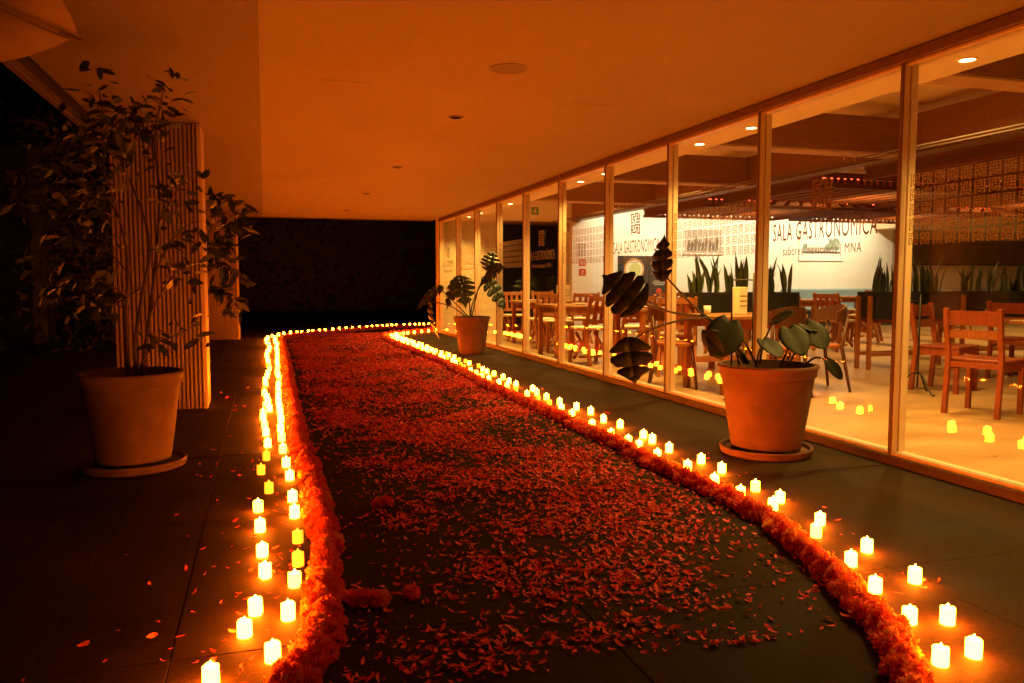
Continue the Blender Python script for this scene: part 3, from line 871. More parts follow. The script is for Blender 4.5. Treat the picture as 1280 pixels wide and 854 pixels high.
nb = thing('notice_panel', 'pale pictogram notice fixed to the white pier', 'notice', (6.70, END_Y - 0.142, 1.62))
MB().box(-0.10, 0.10, -0.008, 0, 0, 0.32, 0.002).build('board', 'sign_white', nb)
m = MB()
for r in range(5):
    for c in range(3):
        for (a, b, c2, d2) in ((0, 0.045, 0, 0.008), (0, 0.045, 0.036, 0.044), (0.0, 0.008, 0.0085, 0.0355), (0.02, 0.03, 0.0085, 0.028)):
            x = -0.088 + c * 0.064
            m.box(x + a, x + b, -0.0105, -0.0085, 0.015 + r * 0.06 + c2, 0.015 + r * 0.06 + d2)
m.build('pictogram', 'slate', nb)
for z, lab in ((1.42, 'red fire equipment sign directly under the pictogram notice'), (1.21, 'lowest red safety sign on the white pier')):
    t = thing('safety_sign', lab, 'sign', (6.71, END_Y - 0.142, z))
    MB().box(-0.08, 0.08, -0.006, 0, 0, 0.15, 0.002).build('plate', 'poster_red', t)
    m = MB()
    if z > 1.3:
        m.box(-0.045, -0.02, -0.0085, -0.0065, 0.03, 0.12).box(-0.005, 0.012, -0.0085, -0.0065, 0.03, 0.12).box(0.03, 0.05, -0.0085, -0.0065, 0.03, 0.12)
    else:
        m.box(-0.03, 0.02, -0.0085, -0.0065, 0.035, 0.055).box(-0.012, 0.004, -0.0085, -0.0065, 0.056, 0.11).box(0.005, 0.03, -0.0085, -0.0065, 0.09, 0.105)
    m.build('symbol', 'plate_white', t)

po = thing('menu_poster', 'large dark menu poster with a round dish photo on the white wall', 'poster', (7.62, END_Y - 0.003, 0.34))
MB().box(0, 0.76, -0.02, 0, 0, 1.32, 0.004).build('photo_panel', 'slate', po)
MB().box(0.765, 1.30, -0.02, 0, 0, 1.32, 0.004).build('text_panel', 'slate', po)


def disc(m, x, z, r, y, seg=28):
    m.add([(x + r * math.cos(2 * math.pi * k / seg), y, z + r * math.sin(2 * math.pi * k / seg)) for k in range(seg)], [tuple(range(seg))])
    return m


for (x, z, s) in ((0.40, 1.02, 0.25), (0.52, 0.62, 0.17)):
    pl = disc(MB(), x, z, s, -0.0225).build('plate', 'plate_rim', po)
    disc(MB(), x, z, s * 0.82, -0.024).build('plate_well', 'plate_white', pl)
    disc(MB(), x + 0.02, z - 0.01, s * 0.6, -0.0255).build('food', 'plate_food', pl)
MB().box(0.82, 1.24, -0.0235, -0.0205, 1.12, 1.17).build('headline', 'poster_amber', po)
for z, wd in ((1.04, 0.40), (1.0, 0.34), (0.92, 0.38), (0.88, 0.3), (0.74, 0.28), (0.70, 0.34), (0.66, 0.24), (0.36, 0.4), (0.32, 0.36), (0.28, 0.4)):
    MB().box(1.03 - wd / 2, 1.03 + wd / 2, -0.0235, -0.0205, z, z + 0.018).build('text_line', 'poster_text', po)
disc(MB(), 1.03, 0.52, 0.07, -0.0225).build('seal', 'poster_red', po)


def framed(x0, x1, z0, z1, label, kind):
    t = thing('framed_picture', label, 'picture', (x0, END_Y - 0.003, z0))
    w, h = x1 - x0, z1 - z0
    f = 0.045
    m = MB()
    m.box(0, w, -0.03, 0, 0, f, 0.004).box(0, w, -0.03, 0, h - f, h, 0.004)
    m.box(0, f, -0.03, 0, f + 0.001, h - f - 0.001, 0.004).box(w - f, w, -0.03, 0, f + 0.001, h - f - 0.001, 0.004)
    m.build('frame', 'sign_white', t)
    if kind == 'house':
        MB().box(f, w - f, -0.012, -0.002, f, h - f).build('mount', 'sign_white', t)
        MB().box(f + 0.06, w - f - 0.06, -0.0145, -0.0125, f + 0.14, h - f - 0.02).build('print_sky', 'photo_sky', t)
        MB().box(f + 0.06, w - f - 0.06, -0.0175, -0.015, f + 0.14, f + 0.19).build('print_ground', 'photo_dark', t)
        m = MB()
        for (cx, cz, r) in ((0.18, 0.36, 0.07), (0.15, 0.30, 0.06), (w - 0.32, 0.40, 0.15), (w - 0.22, 0.45, 0.12), (w - 0.18, 0.34, 0.07), (w - 0.45, 0.33, 0.10)):
            vs = []
            for k in range(22):
                a = 2 * math.pi * k / 22
                rr = r * random.uniform(0.75, 1.12)
                vs.append((min(max(cx + rr * math.cos(a), f + 0.061), w - f - 0.061), -0.0165 - 0.0002 * len(m.f), max(cz + rr * math.sin(a), f + 0.145)))
            m.add(vs, [tuple(range(22))])
        m.build('print_trees', 'photo_tree', t)
        MB().box(0.24, w - 0.45, -0.0160, -0.0152, f + 0.19, f + 0.30).build('print_house', 'photo_grey', t)
    else:
        MB().box(f, w - f, -0.012, -0.002, f, h - f).build('print', 'photo_grey', t)
        m = MB()
        for k in range(9):
            x = f + 0.06 + (w - 2 * f - 0.12) * k / 9
            hh = h * (0.3 + 0.35 * abs(math.sin(k * 2.1 + 0.6)))
            m.add([(x, -0.0135, f + 0.05), (x + 0.05, -0.0135, f + 0.05), (x + 0.09, -0.0135, f + hh * 0.6), (x + 0.05, -0.0135, f + hh), (x + 0.01, -0.0135, f + hh * 0.7)], [(0, 4, 3, 2, 1)])
        m.build('print_figures', 'photo_dark', t)


framed(12.40, 13.70, 1.58, 2.33, 'white framed landscape photograph of a house and trees on the white wall', 'house')
framed(9.25, 10.30, 1.70, 2.32, 'grey framed picture with dark upright shapes on the white wall', 'figures')
t = thing('wall_board', 'wide dark brown board hung high on the shaded wall', 'board', (15.6, END_Y - 0.003, 1.53))
MB().box(0, 4.2, -0.04, 0, 0, 0.62, 0.006).build('panel', 'slate_brown', t)
MB().box(0, 4.2, -0.06, 0, -0.03, -0.002, 0.004).build('ledge', 'black_metal', t)

bn = thing('bench', 'long blue upholstered wall bench with a dark base under the framed picture', 'bench', (11.9, END_Y - 0.004, 0.004))
MB().box(0, 7.8, -0.5, 0, 0.0, 0.36, 0.004).build('base', 'slate', bn)
MB().box(0, 7.8, -0.52, -0.14, 0.362, 0.45, 0.03).build('seat', 'bench_blue', bn)
MB().box(0, 7.8, -0.13, 0, 0.362, 0.90, 0.03).build('backrest', 'bench_blue', bn)


# ------------------------------------------------------------------ dining furniture
def chair_rail(label, loc, rz, group):
    """armless chair with two broad back rails; faces +y"""
    t = thing('dining_chair', label, 'chair', (loc[0], loc[1], 0.0045), rz, group)
    W, D_, H = 0.44, 0.44, 0.86
    for s in (-1, 1):
        m = MB()
        x = s * (W / 2 - 0.02)
        m.bar((x, -D_ / 2 - 0.02, 0.0), (x, -D_ / 2 + 0.02, 0.45), 0.036, 0.042, (0, 1, 0))
        m.bar((x, -D_ / 2 + 0.02, 0.45), (x, -D_ / 2 - 0.05, H), 0.036, 0.042, (0, 1, 0))
        m.build('leg', 'wood_red', t)
        MB().bar((x, D_ / 2 - 0.03, 0.0), (x, D_ / 2 - 0.03, 0.428), 0.036, 0.042, (0, 1, 0)).build('leg', 'wood_red', t)
        MB().box(x - 0.012, x + 0.012, -D_ / 2 + 0.045, D_ / 2 - 0.055, 0.36, 0.425).build('side_rail', 'wood_red', t)
    MB().box(-W / 2 - 0.002, W / 2 + 0.002, -D_ / 2 + 0.042, D_ / 2, 0.43, 0.455, 0.006).build('seat', 'wood_red', t)
    MB().box(-W / 2 + 0.04, W / 2 - 0.04, -D_ / 2 + 0.005, -D_ / 2 + 0.03, 0.385, 0.43).build('apron', 'wood_red', t)
    MB().bar((-W / 2 + 0.039, -D_ / 2 - 0.033, 0.785), (W / 2 - 0.039, -D_ / 2 - 0.033, 0.785), 0.024, 0.115).build('back_rail', 'wood_red', t)
    MB().bar((-W / 2 + 0.039, -D_ / 2 - 0.012, 0.655), (W / 2 - 0.039, -D_ / 2 - 0.012, 0.655), 0.024, 0.07).build('back_rail', 'wood_orange', t)
    return t


def chair_cross(label, loc, rz, group):
    """sturdy chair with slatted back and crossed side braces; faces +y"""
    t = thing('dining_chair', label, 'chair', (loc[0], loc[1], 0.0045), rz, group)
    W, D_, H = 0.44, 0.46, 0.90
    w = 'wood_orange'
    for s in (-1, 1):
        x = s * (W / 2 - 0.02)
        m = MB()
        m.bar((x, -D_ / 2 - 0.07, 0.0), (x, -D_ / 2 + 0.04, 0.46), 0.034, 0.05, (0, 1, 0))
        m.bar((x, -D_ / 2 + 0.04, 0.46), (x, -D_ / 2 - 0.09, H), 0.034, 0.045, (0, 1, 0))
        m.build('leg', w, t)
        MB().bar((x, D_ / 2 - 0.01, 0.0), (x, D_ / 2 - 0.03, 0.438), 0.034, 0.045, (0, 1, 0)).build('leg', w, t)
        xi = x - s * 0.033
        MB().bar((xi, -D_ / 2 + 0.06, 0.40), (xi, D_ / 2 - 0.05, 0.06), 0.026, 0.036, (0, 1, 0)).build('brace', w, t)
        MB().bar((xi - s * 0.028, -D_ / 2 + 0.02, 0.08), (xi - s * 0.028, D_ / 2 - 0.06, 0.40), 0.026, 0.036, (0, 1, 0)).build('brace', w, t)
    MB().box(-W / 2, W / 2, -D_ / 2 + 0.066, D_ / 2 + 0.005, 0.44, 0.462, 0.005).build('seat', w, t)
    MB().box(-W / 2 + 0.02, W / 2 - 0.02, -D_ / 2 + 0.075, D_ / 2 - 0.005, 0.4625, 0.485, 0.01).build('cushion', 'cushion', t)
    MB().bar((-W / 2 + 0.038, -D_ / 2 - 0.075, 0.855), (W / 2 - 0.038, -D_ / 2 - 0.075, 0.855), 0.024, 0.06).build('back_rail', w, t)
    MB().bar((-W / 2 + 0.038, -D_ / 2 + 0.012, 0.56), (W / 2 - 0.038, -D_ / 2 + 0.012, 0.56), 0.022, 0.05).build('back_rail', w, t)
    MB().bar((-W / 2 + 0.04, 0.015, 0.09), (W / 2 - 0.04, 0.015, 0.09), 0.022, 0.03).build('stretcher', w, t)
    for x in (-0.10, 0.0, 0.10):
        MB().bar((x, -D_ / 2 + 0.006, 0.588), (x, -D_ / 2 - 0.067, 0.822), 0.05, 0.012, (0, 1, 0)).build('slat', 'wood_red', t)
    return t


def chair_splay(label, loc, rz, group):
    """dark chair with splayed round legs and a curved back; faces +y"""
    t = thing('dining_chair', label, 'chair', (loc[0], loc[1], 0.0045), rz, group)
    for sx in (-1, 1):
        MB().tube([(sx * 0.25, 0.23, 0.0), (sx * 0.19, 0.17, 0.425)], [0.013, 0.02], 8).build('leg', 'wood_dark', t, smooth=True)
        MB().tube([(sx * 0.25, -0.25, 0.0), (sx * 0.195, -0.18, 0.43), (sx * 0.215, -0.22, 0.73)], [0.013, 0.02, 0.014], 8).build('leg', 'wood_dark', t, smooth=True)
    m = MB()
    N = 20
    rim = [(0.225 * math.copysign(abs(math.cos(a)) ** 0.6, math.cos(a)), 0.215 * math.copysign(abs(math.sin(a)) ** 0.6, math.sin(a))) for a in [2 * math.pi * k / N for k in range(N)]]
    vs = [(x, y, 0.427) for x, y in rim] + [(x, y, 0.455) for x, y in rim] + [(x * 0.9, y * 0.9, 0.465) for x, y in rim]
    fs = [tuple(range(N))[::-1], tuple(2 * N + k for k in range(N))]
    for b in (0, N):
        fs += [(b + k, b + (k + 1) % N, b + N + (k + 1) % N, b + N + k) for k in range(N)]
    m.add(vs, fs).build('seat', 'wood_orange', t)
    m = MB()
    vs, fs = [], []
    n = 12
    for k in range(n + 1):
        a = R(200 + 140 * k / n)
        x, y = 0.27 * math.cos(a), 0.0 + 0.27 * math.sin(a)
        hh = 0.05 + 0.035 * math.sin(math.pi * k / n)
        zc = 0.735 + 0.03 * math.sin(math.pi * k / n)
        for (dr, z) in ((-0.011, zc - hh), (0.011, zc - hh), (0.011, zc + hh), (-0.011, zc + hh)):
            vs.append((x * (1 + dr / 0.27), y * (1 + dr / 0.27), z))
    for k in range(n):
        for j in range(4):
            j2 = (j + 1) % 4
            fs.append((k * 4 + j, k * 4 + j2, k * 4 + 4 + j2, k * 4 + 4 + j))
    fs += [(0, 3, 2, 1), (n * 4, n * 4 + 1, n * 4 + 2, n * 4 + 3)]
    m.add(vs, fs).build('backrest', 'wood_dark', t)
    return t


def table_legs(label, loc, rz, group, w=0.9, d=0.8, top='table_top', leg='wood_orange', h=0.75):
    t = thing('dining_table', label, 'table', (loc[0], loc[1], 0.0045), rz, group)
    MB().box(-w / 2, w / 2, -d / 2, d / 2, h - 0.035, h, 0.005).build('table_top', top, t)
    for sx in (-1, 1):
        for sy in (-1, 1):
            MB().box(sx * (w / 2 - 0.07) - 0.03, sx * (w / 2 - 0.07) + 0.03, sy * (d / 2 - 0.07) - 0.03, sy * (d / 2 - 0.07) + 0.03, 0, h - 0.0355, 0.004).build('leg', leg, t)
    m = MB()
    for sy in (-1, 1):
        MB().box(-w / 2 + 0.105, w / 2 - 0.105, sy * (d / 2 - 0.07) - 0.012, sy * (d / 2 - 0.07) + 0.012, h - 0.13, h - 0.036).build('apron', leg, t)
    return t


def table_pedestal(label, loc, rz, group, w=0.8, d=0.8, h=0.75):
    t = thing('dining_table', label, 'table', (loc[0], loc[1], 0.0045), rz, group)
    MB().box(-w / 2, w / 2, -d / 2, d / 2, h - 0.035, h, 0.005).build('table_top', 'table_top', t)
    MB().box(-0.06, 0.06, -0.06, 0.06, 0.03, h - 0.036, 0.004).build('pedestal', 'black_metal', t)
    MB().box(-0.28, 0.28, -0.28, 0.28, 0.0, 0.028, 0.006).build('base', 'black_metal', t)
    return t


def menu_box(label, loc, m='paper', s=(0.13, 0.08, 0.27)):
    t = thing('menu_holder', label, 'menu holder', loc, 0.35)
    MB().box(-s[0] / 2, s[0] / 2, -s[1] / 2, s[1] / 2, 0.0, s[2], 0.004).build('block', m, t)
    for k in range(3):
        MB().box(-s[0] / 2 + 0.012, s[0] / 2 - 0.012, -s[1] / 2 - 0.0022, -s[1] / 2 - 0.0005, s[2] * 0.3 + k * s[2] * 0.18, s[2] * 0.3 + k * s[2] * 0.18 + 0.008).build('text_line', 'slate' if m == 'paper' else 'poster_amber', t)
    return t


def tableware(loc, label):
    t = thing('condiment_bottle', label, 'bottle', loc)
    MB().lathe([(0.0, 0.0), (0.028, 0.0), (0.03, 0.01), (0.03, 0.12), (0.012, 0.16), (0.011, 0.21), (0.0, 0.21)], 14).build('bottle_body', 'black_metal', t, smooth=True)
    MB().lathe([(0.013, 0.2105), (0.013, 0.235), (0.0, 0.235)], 12).build('cap', 'menu_red', t)


Z_TOP = 0.0045 + 0.75 + 0.0005
GW = 'dining furniture by the window'
# by the open pane
chair_rail('red-brown chair with two broad back rails standing closest to the glass', (5.60, 5.06), R(-70), 'rail back chairs')
chair_rail('red-brown rail-back chair beside the iron stand', (6.42, 6.25), R(-160), 'rail back chairs')
chair_rail('red-brown rail-back chair partly behind the square pedestal table', (7.10, 5.55), R(100), 'rail back chairs')
table_pedestal('square wooden table on a black pedestal by the rail-back chairs', (6.55, 5.00), R(20), 'pedestal tables')
table_pedestal('farther square pedestal table carrying a red menu holder', (8.6, 7.0), R(10), 'pedestal tables', 1.0, 0.8)
chair_rail('red-brown rail-back chair pushed under the far pedestal table', (7.95, 6.75), R(-80), 'rail back chairs')
menu_box('red menu holder standing on the far pedestal table', (8.45, 7.05, Z_TOP), 'menu_red', (0.16, 0.09, 0.22))
tableware((8.85, 6.95, Z_TOP), 'dark sauce bottle on the far pedestal table')
tableware((8.92, 7.1, Z_TOP), 'dark sauce bottle beside the red menu holder')
table_pedestal('pedestal table in the shaded part behind the red menu table', (10.6, 7.6), R(5), 'pedestal tables')
chair_rail('rail-back chair at the shaded pedestal table', (9.95, 7.7), R(-90), 'rail back chairs')

# table with the pale menu holder and splay-legged chairs, in front of the planters
table_legs('wooden table with the pale menu holder beside the glass', (4.55, 6.95), R(5), GW, 1.0, 0.75)
menu_box('pale paper covered menu holder on the table beside the glass', (4.50, 6.92, Z_TOP), 'paper', (0.13, 0.09, 0.27))
chair_splay('dark splay-legged chair at the window end of the pale menu table', (4.02, 7.35), R(-120), 'splay legged chairs')
chair_splay('dark splay-legged chair with curved back at the inner end of the table', (5.25, 6.72), R(75), 'splay legged chairs')
chair_splay('dark splay-legged chair tucked along the pale menu table', (4.55, 6.42), R(8), 'splay legged chairs')
# crossed-brace chairs and tables going away along the glass
table_legs('wooden table standing before the menu poster', (4.75, 8.95), R(2), GW, 1.1, 0.8)
chair_cross('cross-braced chair at the table before the menu poster', (4.55, 8.30), R(-25), 'cross braced chairs')
chair_cross('cross-braced chair seen from behind next to the glass', (4.10, 9.72), R(8), 'cross braced chairs')
chair_cross('second cross-braced chair beside the one next to the glass', (4.72, 9.80), R(-6), 'cross braced chairs')
table_legs('long wooden table ahead of the two side-by-side chairs', (4.55, 10.75), R(0), GW, 1.5, 0.85)
chair_cross('cross-braced chair on the far side of the long table', (4.3, 11.6), R(176), 'cross braced chairs')
table_legs('wooden table with white holder before the dark window', (4.70, 13.05), R(0), GW, 1.2, 0.8, 'table_top', 'wood_red')
chair_cross('cross-braced chair in front of the dark-window table', (4.30, 12.25), R(4), 'cross braced chairs')
chair_cross('cross-braced chair to the inner side of the dark-window table', (4.95, 12.22), R(-4), 'cross braced chairs')
chair_cross('cross-braced chair behind the dark-window table', (4.35, 13.85), R(178), 'cross braced chairs')
chair_cross('cross-braced chair beyond the dark-window table', (5.0, 13.88), R(184), 'cross braced chairs')
menu_box('pale holder of menus on the dark-window table', (4.95, 13.0, Z_TOP), 'paper', (0.2, 0.12, 0.26))
# middle of the room behind the planters
table_legs('light table at the blue bench', (9.4, 12.6), R(0), 'tables before the bench', 1.4, 0.8)
chair_cross('cross-braced chair with pale cushion standing clear beside the planter stand', (8.55, 10.45), R(-72), 'cross braced chairs')
chair_cross('cross-braced chair behind the light table', (8.4, 12.7), R(-90), 'cross braced chairs')
chair_cross('cross-braced chair at the bench side of the light table', (10.3, 11.9), R(40), 'cross braced chairs')
table_legs('wooden table behind the long planter', (6.6, 11.2), R(0), 'tables before the bench', 1.2, 0.8)
chair_cross('cross-braced chair behind the long planter', (6.5, 10.35), R(0), 'cross braced chairs')
chair_cross('cross-braced chair beyond the table behind the planter', (6.7, 12.1), R(180), 'cross braced chairs')
table_legs('wooden table in front of the framed photograph', (12.4, 14.9), R(0), 'tables before the bench', 1.2, 0.7)
chair_cross('cross-braced chair facing the framed photograph', (12.2, 14.1), R(0), 'cross braced chairs')
chair_cross('cross-braced chair at the shaded end of the bench', (14.2, 13.6), R(-30), 'cross braced chairs')


# black trough planters on wooden stands with snake plants
def blade(m, base, L, W, lean, az, twist):
    n = 5
    vs, fs = [], []
    ca, sa = math.cos(az), math.sin(az)
    for i in range(n + 1):
        s = i / n
        w = W * (0.55 + 0.9 * s * (1 - s) * 2) * (1 - s ** 4) + 0.001
        off = lean * L * s * s
        a = twist * s + az + math.pi / 2
        cx, cy, cz = base[0] + ca * off, base[1] + sa * off, base[2] + L * s * (1 - 0.15 * lean * s)
        dx, dy = math.cos(a) * w / 2, math.sin(a) * w / 2
        px, py = ca * w * 0.22, sa * w * 0.22
        vs += [(cx - dx, cy - dy, cz), (cx + px, cy + py, cz), (cx + dx, cy + dy, cz), (cx - px * 0.4, cy - py * 0.4, cz)]
    for i in range(n):
        for j in range(4):
            j2 = (j + 1) % 4
            fs.append((i * 4 + j, i * 4 + j2, i * 4 + 4 + j2, i * 4 + 4 + j))
    m.add(vs, fs)


def planter(label, plabel, x0, x1, y, seed, n, hmax=0.55, sides=(0, 1)):
    t = thing('trough_planter', label, 'planter', (x0, y, 0.0045), 0, 'black trough planters on stands')
    w = x1 - x0
    m = MB()
    m.box(0.05, w - 0.05, -0.16, 0.16, 0.62, 0.64)
    m.box(0.05, w - 0.05, -0.16, -0.145, 0.641, 0.95).box(0.05, w - 0.05, 0.145, 0.16, 0.641, 0.95)
    m.box(0.05, 0.065, -0.1445, 0.1445, 0.641, 0.95).box(w - 0.065, w - 0.05, -0.1445, 0.1445, 0.641, 0.95)
    m.build('trough', 'planter_black', t)
    MB().box(0.066, w - 0.066, -0.144, 0.144, 0.70, 0.91).build('soil', 'soil', t)
    for x in (0.0, w - 0.048):
        for yy in (-0.12, 0.08):
            MB().box(x, x + 0.048, yy, yy + 0.045, 0.0, 0.90, 0.004).build('leg', 'wood_orange', t)
    for yy in (-0.11, 0.09):
        MB().box(0.0485, w - 0.0485, yy, yy + 0.025, 0.16, 0.205, 0.003).build('stretcher', 'wood_orange', t)
        MB().box(0.0485, w - 0.0485, yy, yy + 0.025, 0.57, 0.618, 0.003).build('support_rail', 'wood_orange', t)
    rnd = random.Random(seed)
    k = 0
    x = 0.16
    while x < w - 0.12:
        p = thing('snake_plant', plabel, 'plant', (x0 + x, y, 0.9145), 0, plabel[:40])
        for j in range(n + rnd.randint(1, 4)):
            m = MB()
            blade(m, (rnd.uniform(-0.05, 0.05), rnd.uniform(-0.06, 0.06), 0.0), hmax * rnd.uniform(0.5, 1.0), rnd.uniform(0.045, 0.078), rnd.uniform(0.02, 0.38), rnd.uniform(0, 6.28), rnd.uniform(-1, 1))
            m.build('leaf', 'leaf_snake', p, smooth=True)
        x += rnd.uniform(0.14, 0.24)
    return t


planter('black trough planter on a wooden stand behind the pale menu table', 'upright snake plant in the planter behind the pale menu table', 4.55, 6.03, 8.12, 3, 4, 0.52)
planter('black trough planter whose stand foot shows clear on the open floor', 'tall snake plant in the planter with the clear standing foot', 7.02, 8.35, 8.12, 8, 3, 0.55)
planter('black trough planter behind the red-brown rail-back chairs', 'spreading snake plant behind the red-brown chairs', 8.65, 10.1, 8.30, 21, 4, 0.5)


# wrought iron floor stands
def iron_stand(label, loc, h=1.25):
    t = thing('iron_stand', label, 'stand', (loc[0], loc[1], 0.0045), 0.4, 'wrought iron floor stands')
    MB().tube([(0, 0, 0.06), (0, 0, h)], 0.009, 8).build('pole', 'black_metal', t, smooth=True)
    for k in range(3):
        a = 2 * math.pi * k / 3
        c, s = math.cos(a), math.sin(a)
        MB().tube([(0.004 * c, 0.004 * s, 0.20), (0.06 * c, 0.06 * s, 0.19), (0.13 * c, 0.13 * s, 0.10), (0.20 * c, 0.20 * s, 0.012), (0.23 * c, 0.23 * s, 0.009), (0.24 * c, 0.24 * s, 0.02)], 0.008, 6).build('foot', 'black_metal', t, smooth=True)
    ring = [(0.09 * math.cos(2 * math.pi * k / 20), 0.09 * math.sin(2 * math.pi * k / 20) + 0.098, h - 0.06) for k in range(21)]
    MB().tube(ring, 0.006, 6).build('ring', 'black_metal', t, smooth=True)
    return t


iron_stand('wrought iron stand behind the monstera pot', (4.12, 6.12), 1.15)
iron_stand('wrought iron stand by the window frame beside the rail-back chairs', (5.98, 6.15), 0.95)


def plate(loc, label, cup=False):
    t = thing('cup' if cup else 'plate', label, 'cup' if cup else 'plate', loc)
    if cup:
        MB().lathe([(0.0, 0.0), (0.026, 0.0), (0.034, 0.03), (0.037, 0.085), (0.034, 0.085), (0.030, 0.03), (0.0, 0.008)], 18).build('cup_body', 'white_ceramic', t, smooth=True)
    else:
        MB().lathe([(0.0, 0.0), (0.07, 0.0), (0.12, 0.014), (0.122, 0.018), (0.115, 0.017), (0.072, 0.006), (0.0, 0.006)], 28).build('dish', 'white_ceramic', t, smooth=True)
        MB().box(0.135, 0.175, -0.09, 0.09, 0.0, 0.012, 0.003).build('napkin', 'cushion', t)


plate((6.38, 5.05, Z_TOP), 'white plate with napkin on the pedestal table by the rail-back chairs')
plate((6.62, 4.85, Z_TOP), 'small white cup on the pedestal table by the rail-back chairs', True)
plate((4.86, 6.98, Z_TOP), 'white plate on the table with the pale menu holder')
plate((4.20, 7.02, Z_TOP), 'white cup on the table with the pale menu holder', True)
plate((4.55, 9.02, Z_TOP), 'white plate on the table before the menu poster')
plate((4.30, 10.62, Z_TOP), 'white plate on the long table nearest the two side-by-side chairs')
plate((4.85, 10.70, Z_TOP), 'white plate at the inner half of the long table')
plate((4.35, 13.0, Z_TOP), 'white plate on the dark-window table')
plate((9.15, 12.55, Z_TOP), 'white plate on the light table at the blue bench')


# ------------------------------------------------------------------ terracotta pots
def pot(name, label, loc, r, h, rb, material, saucer=True, sr=0.28):
    t = thing(name, label, 'pot', (loc[0], loc[1], 0.001))
    z0 = 0.03 if saucer else 0.0
    th = 0.03
    rim = 0.075
    rn = r - 0.028
    prof = [(0.0, z0), (rb - 0.01, z0), (rb, z0 + 0.012)]
    n = 8
    for k in range(1, n + 1):
        s = k / n
        prof.append((rb + (rn - rb) * (s ** 0.92), z0 + 0.012 + (h - rim - z0 - 0.012) * s))
    prof += [(rn + 0.012, h - rim + 0.006), (r - 0.012, h - 0.03), (r, h - 0.012), (r - 0.004, h), (r - th, h), (r - th - 0.006, h - 0.03), (r - th - 0.03, h - 0.09)]
    o = MB().lathe(prof, 56).build('body', material, t)
    smooth_by_angle(o, 35)
    MB().lathe([(r - th - 0.035, h - 0.085), (r * 0.5, h - 0.06), (0.0, h - 0.055)], 32).build('soil', 'soil', t, smooth=True)
    if saucer:
        o = MB().lathe([(0.0, 0.0), (sr - 0.03, 0.0), (sr - 0.01, 0.01), (sr, 0.045), (sr - 0.003, 0.052), (sr - 0.02, 0.05), (sr - 0.03, 0.0285), (0.0, 0.028)], 48).build('saucer', material, t)
        smooth_by_angle(o, 35)
    return t


POT_TREE = (-0.747, 5.046)
POT_MON = (3.0, 4.288)
POT_PHI = (2.98, 11.695)
pot('terracotta_pot', 'terracotta pot on a saucer holding the tall dark tree by the column', POT_TREE, 0.288, 0.56, 0.20, 'terracotta_pale', True, 0.29)
pot('terracotta_pot', 'terracotta pot on a saucer holding the monstera beside the glass', POT_MON, 0.308, 0.565, 0.21, 'terracotta', True, 0.285)
pot('terracotta_pot', 'terracotta pot without saucer farther along by the window mullions', POT_PHI, 0.282, 0.555, 0.19, 'terracotta', False)
pot('terracotta_pot', 'terracotta pot hidden behind the nearer fluted column', (-0.98, 9.45), 0.25, 0.45, 0.18, 'terracotta_pale', False)


# ------------------------------------------------------------------ leaves
def oval_leaf(L, W, cup=0.12, droop=0.12, n=4):
    """blade along +y from its stalk, with a raised fold along the midrib"""
    vs, fs = [], []
    for i in range(n + 1):
        s = i / n
        w = W * (math.sin(math.pi * min(1, s * 0.93 + 0.07)) ** 0.8) * 0.5
        if i == n:
            w = 0.001
        z = -droop * L * s * s
        vs += [(-w, L * s, z + cup * w), (0, L * s, z), (w, L * s, z + cup * w)]
    for i in range(n):
        a = i * 3
        fs += [(a, a + 1, a + 4, a + 3), (a + 1, a + 2, a + 5, a + 4)]
    m = MB()
    m.add(vs, fs)
    return m


def frame(pos, direction, roll, scale=1.0):
    """matrix whose y axis points along the direction"""
    d = Vector(direction).normalized()
    q = d.to_track_quat('Y', 'Z')
    return Matrix.Translation(pos) @ q.to_matrix().to_4x4() @ Matrix.Rotation(roll, 4, 'Y') @ Matrix.Scale(scale, 4)


def place(name, me, parent, mtx):
    o = bpy.data.objects.new(name, me)
    COL.objects.link(o)
    o.parent = parent
    o.matrix_local = mtx
    return o


def smooth_path(pts, sub=4):
    pts = [Vector(p) for p in pts]
    out = []
    for i in range(len(pts) - 1):
        p0, p1, p2, p3 = pts[max(i - 1, 0)], pts[i], pts[i + 1], pts[min(i + 2, len(pts) - 1)]
        for k in range(sub):
            t = k / sub
            out.append(0.5 * ((2 * p1) + (p2 - p0) * t + (2 * p0 - 5 * p1 + 4 * p2 - p3) * t * t + (3 * p1 - p0 - 3 * p2 + p3) * t ** 3))
    out.append(pts[-1])
    return out


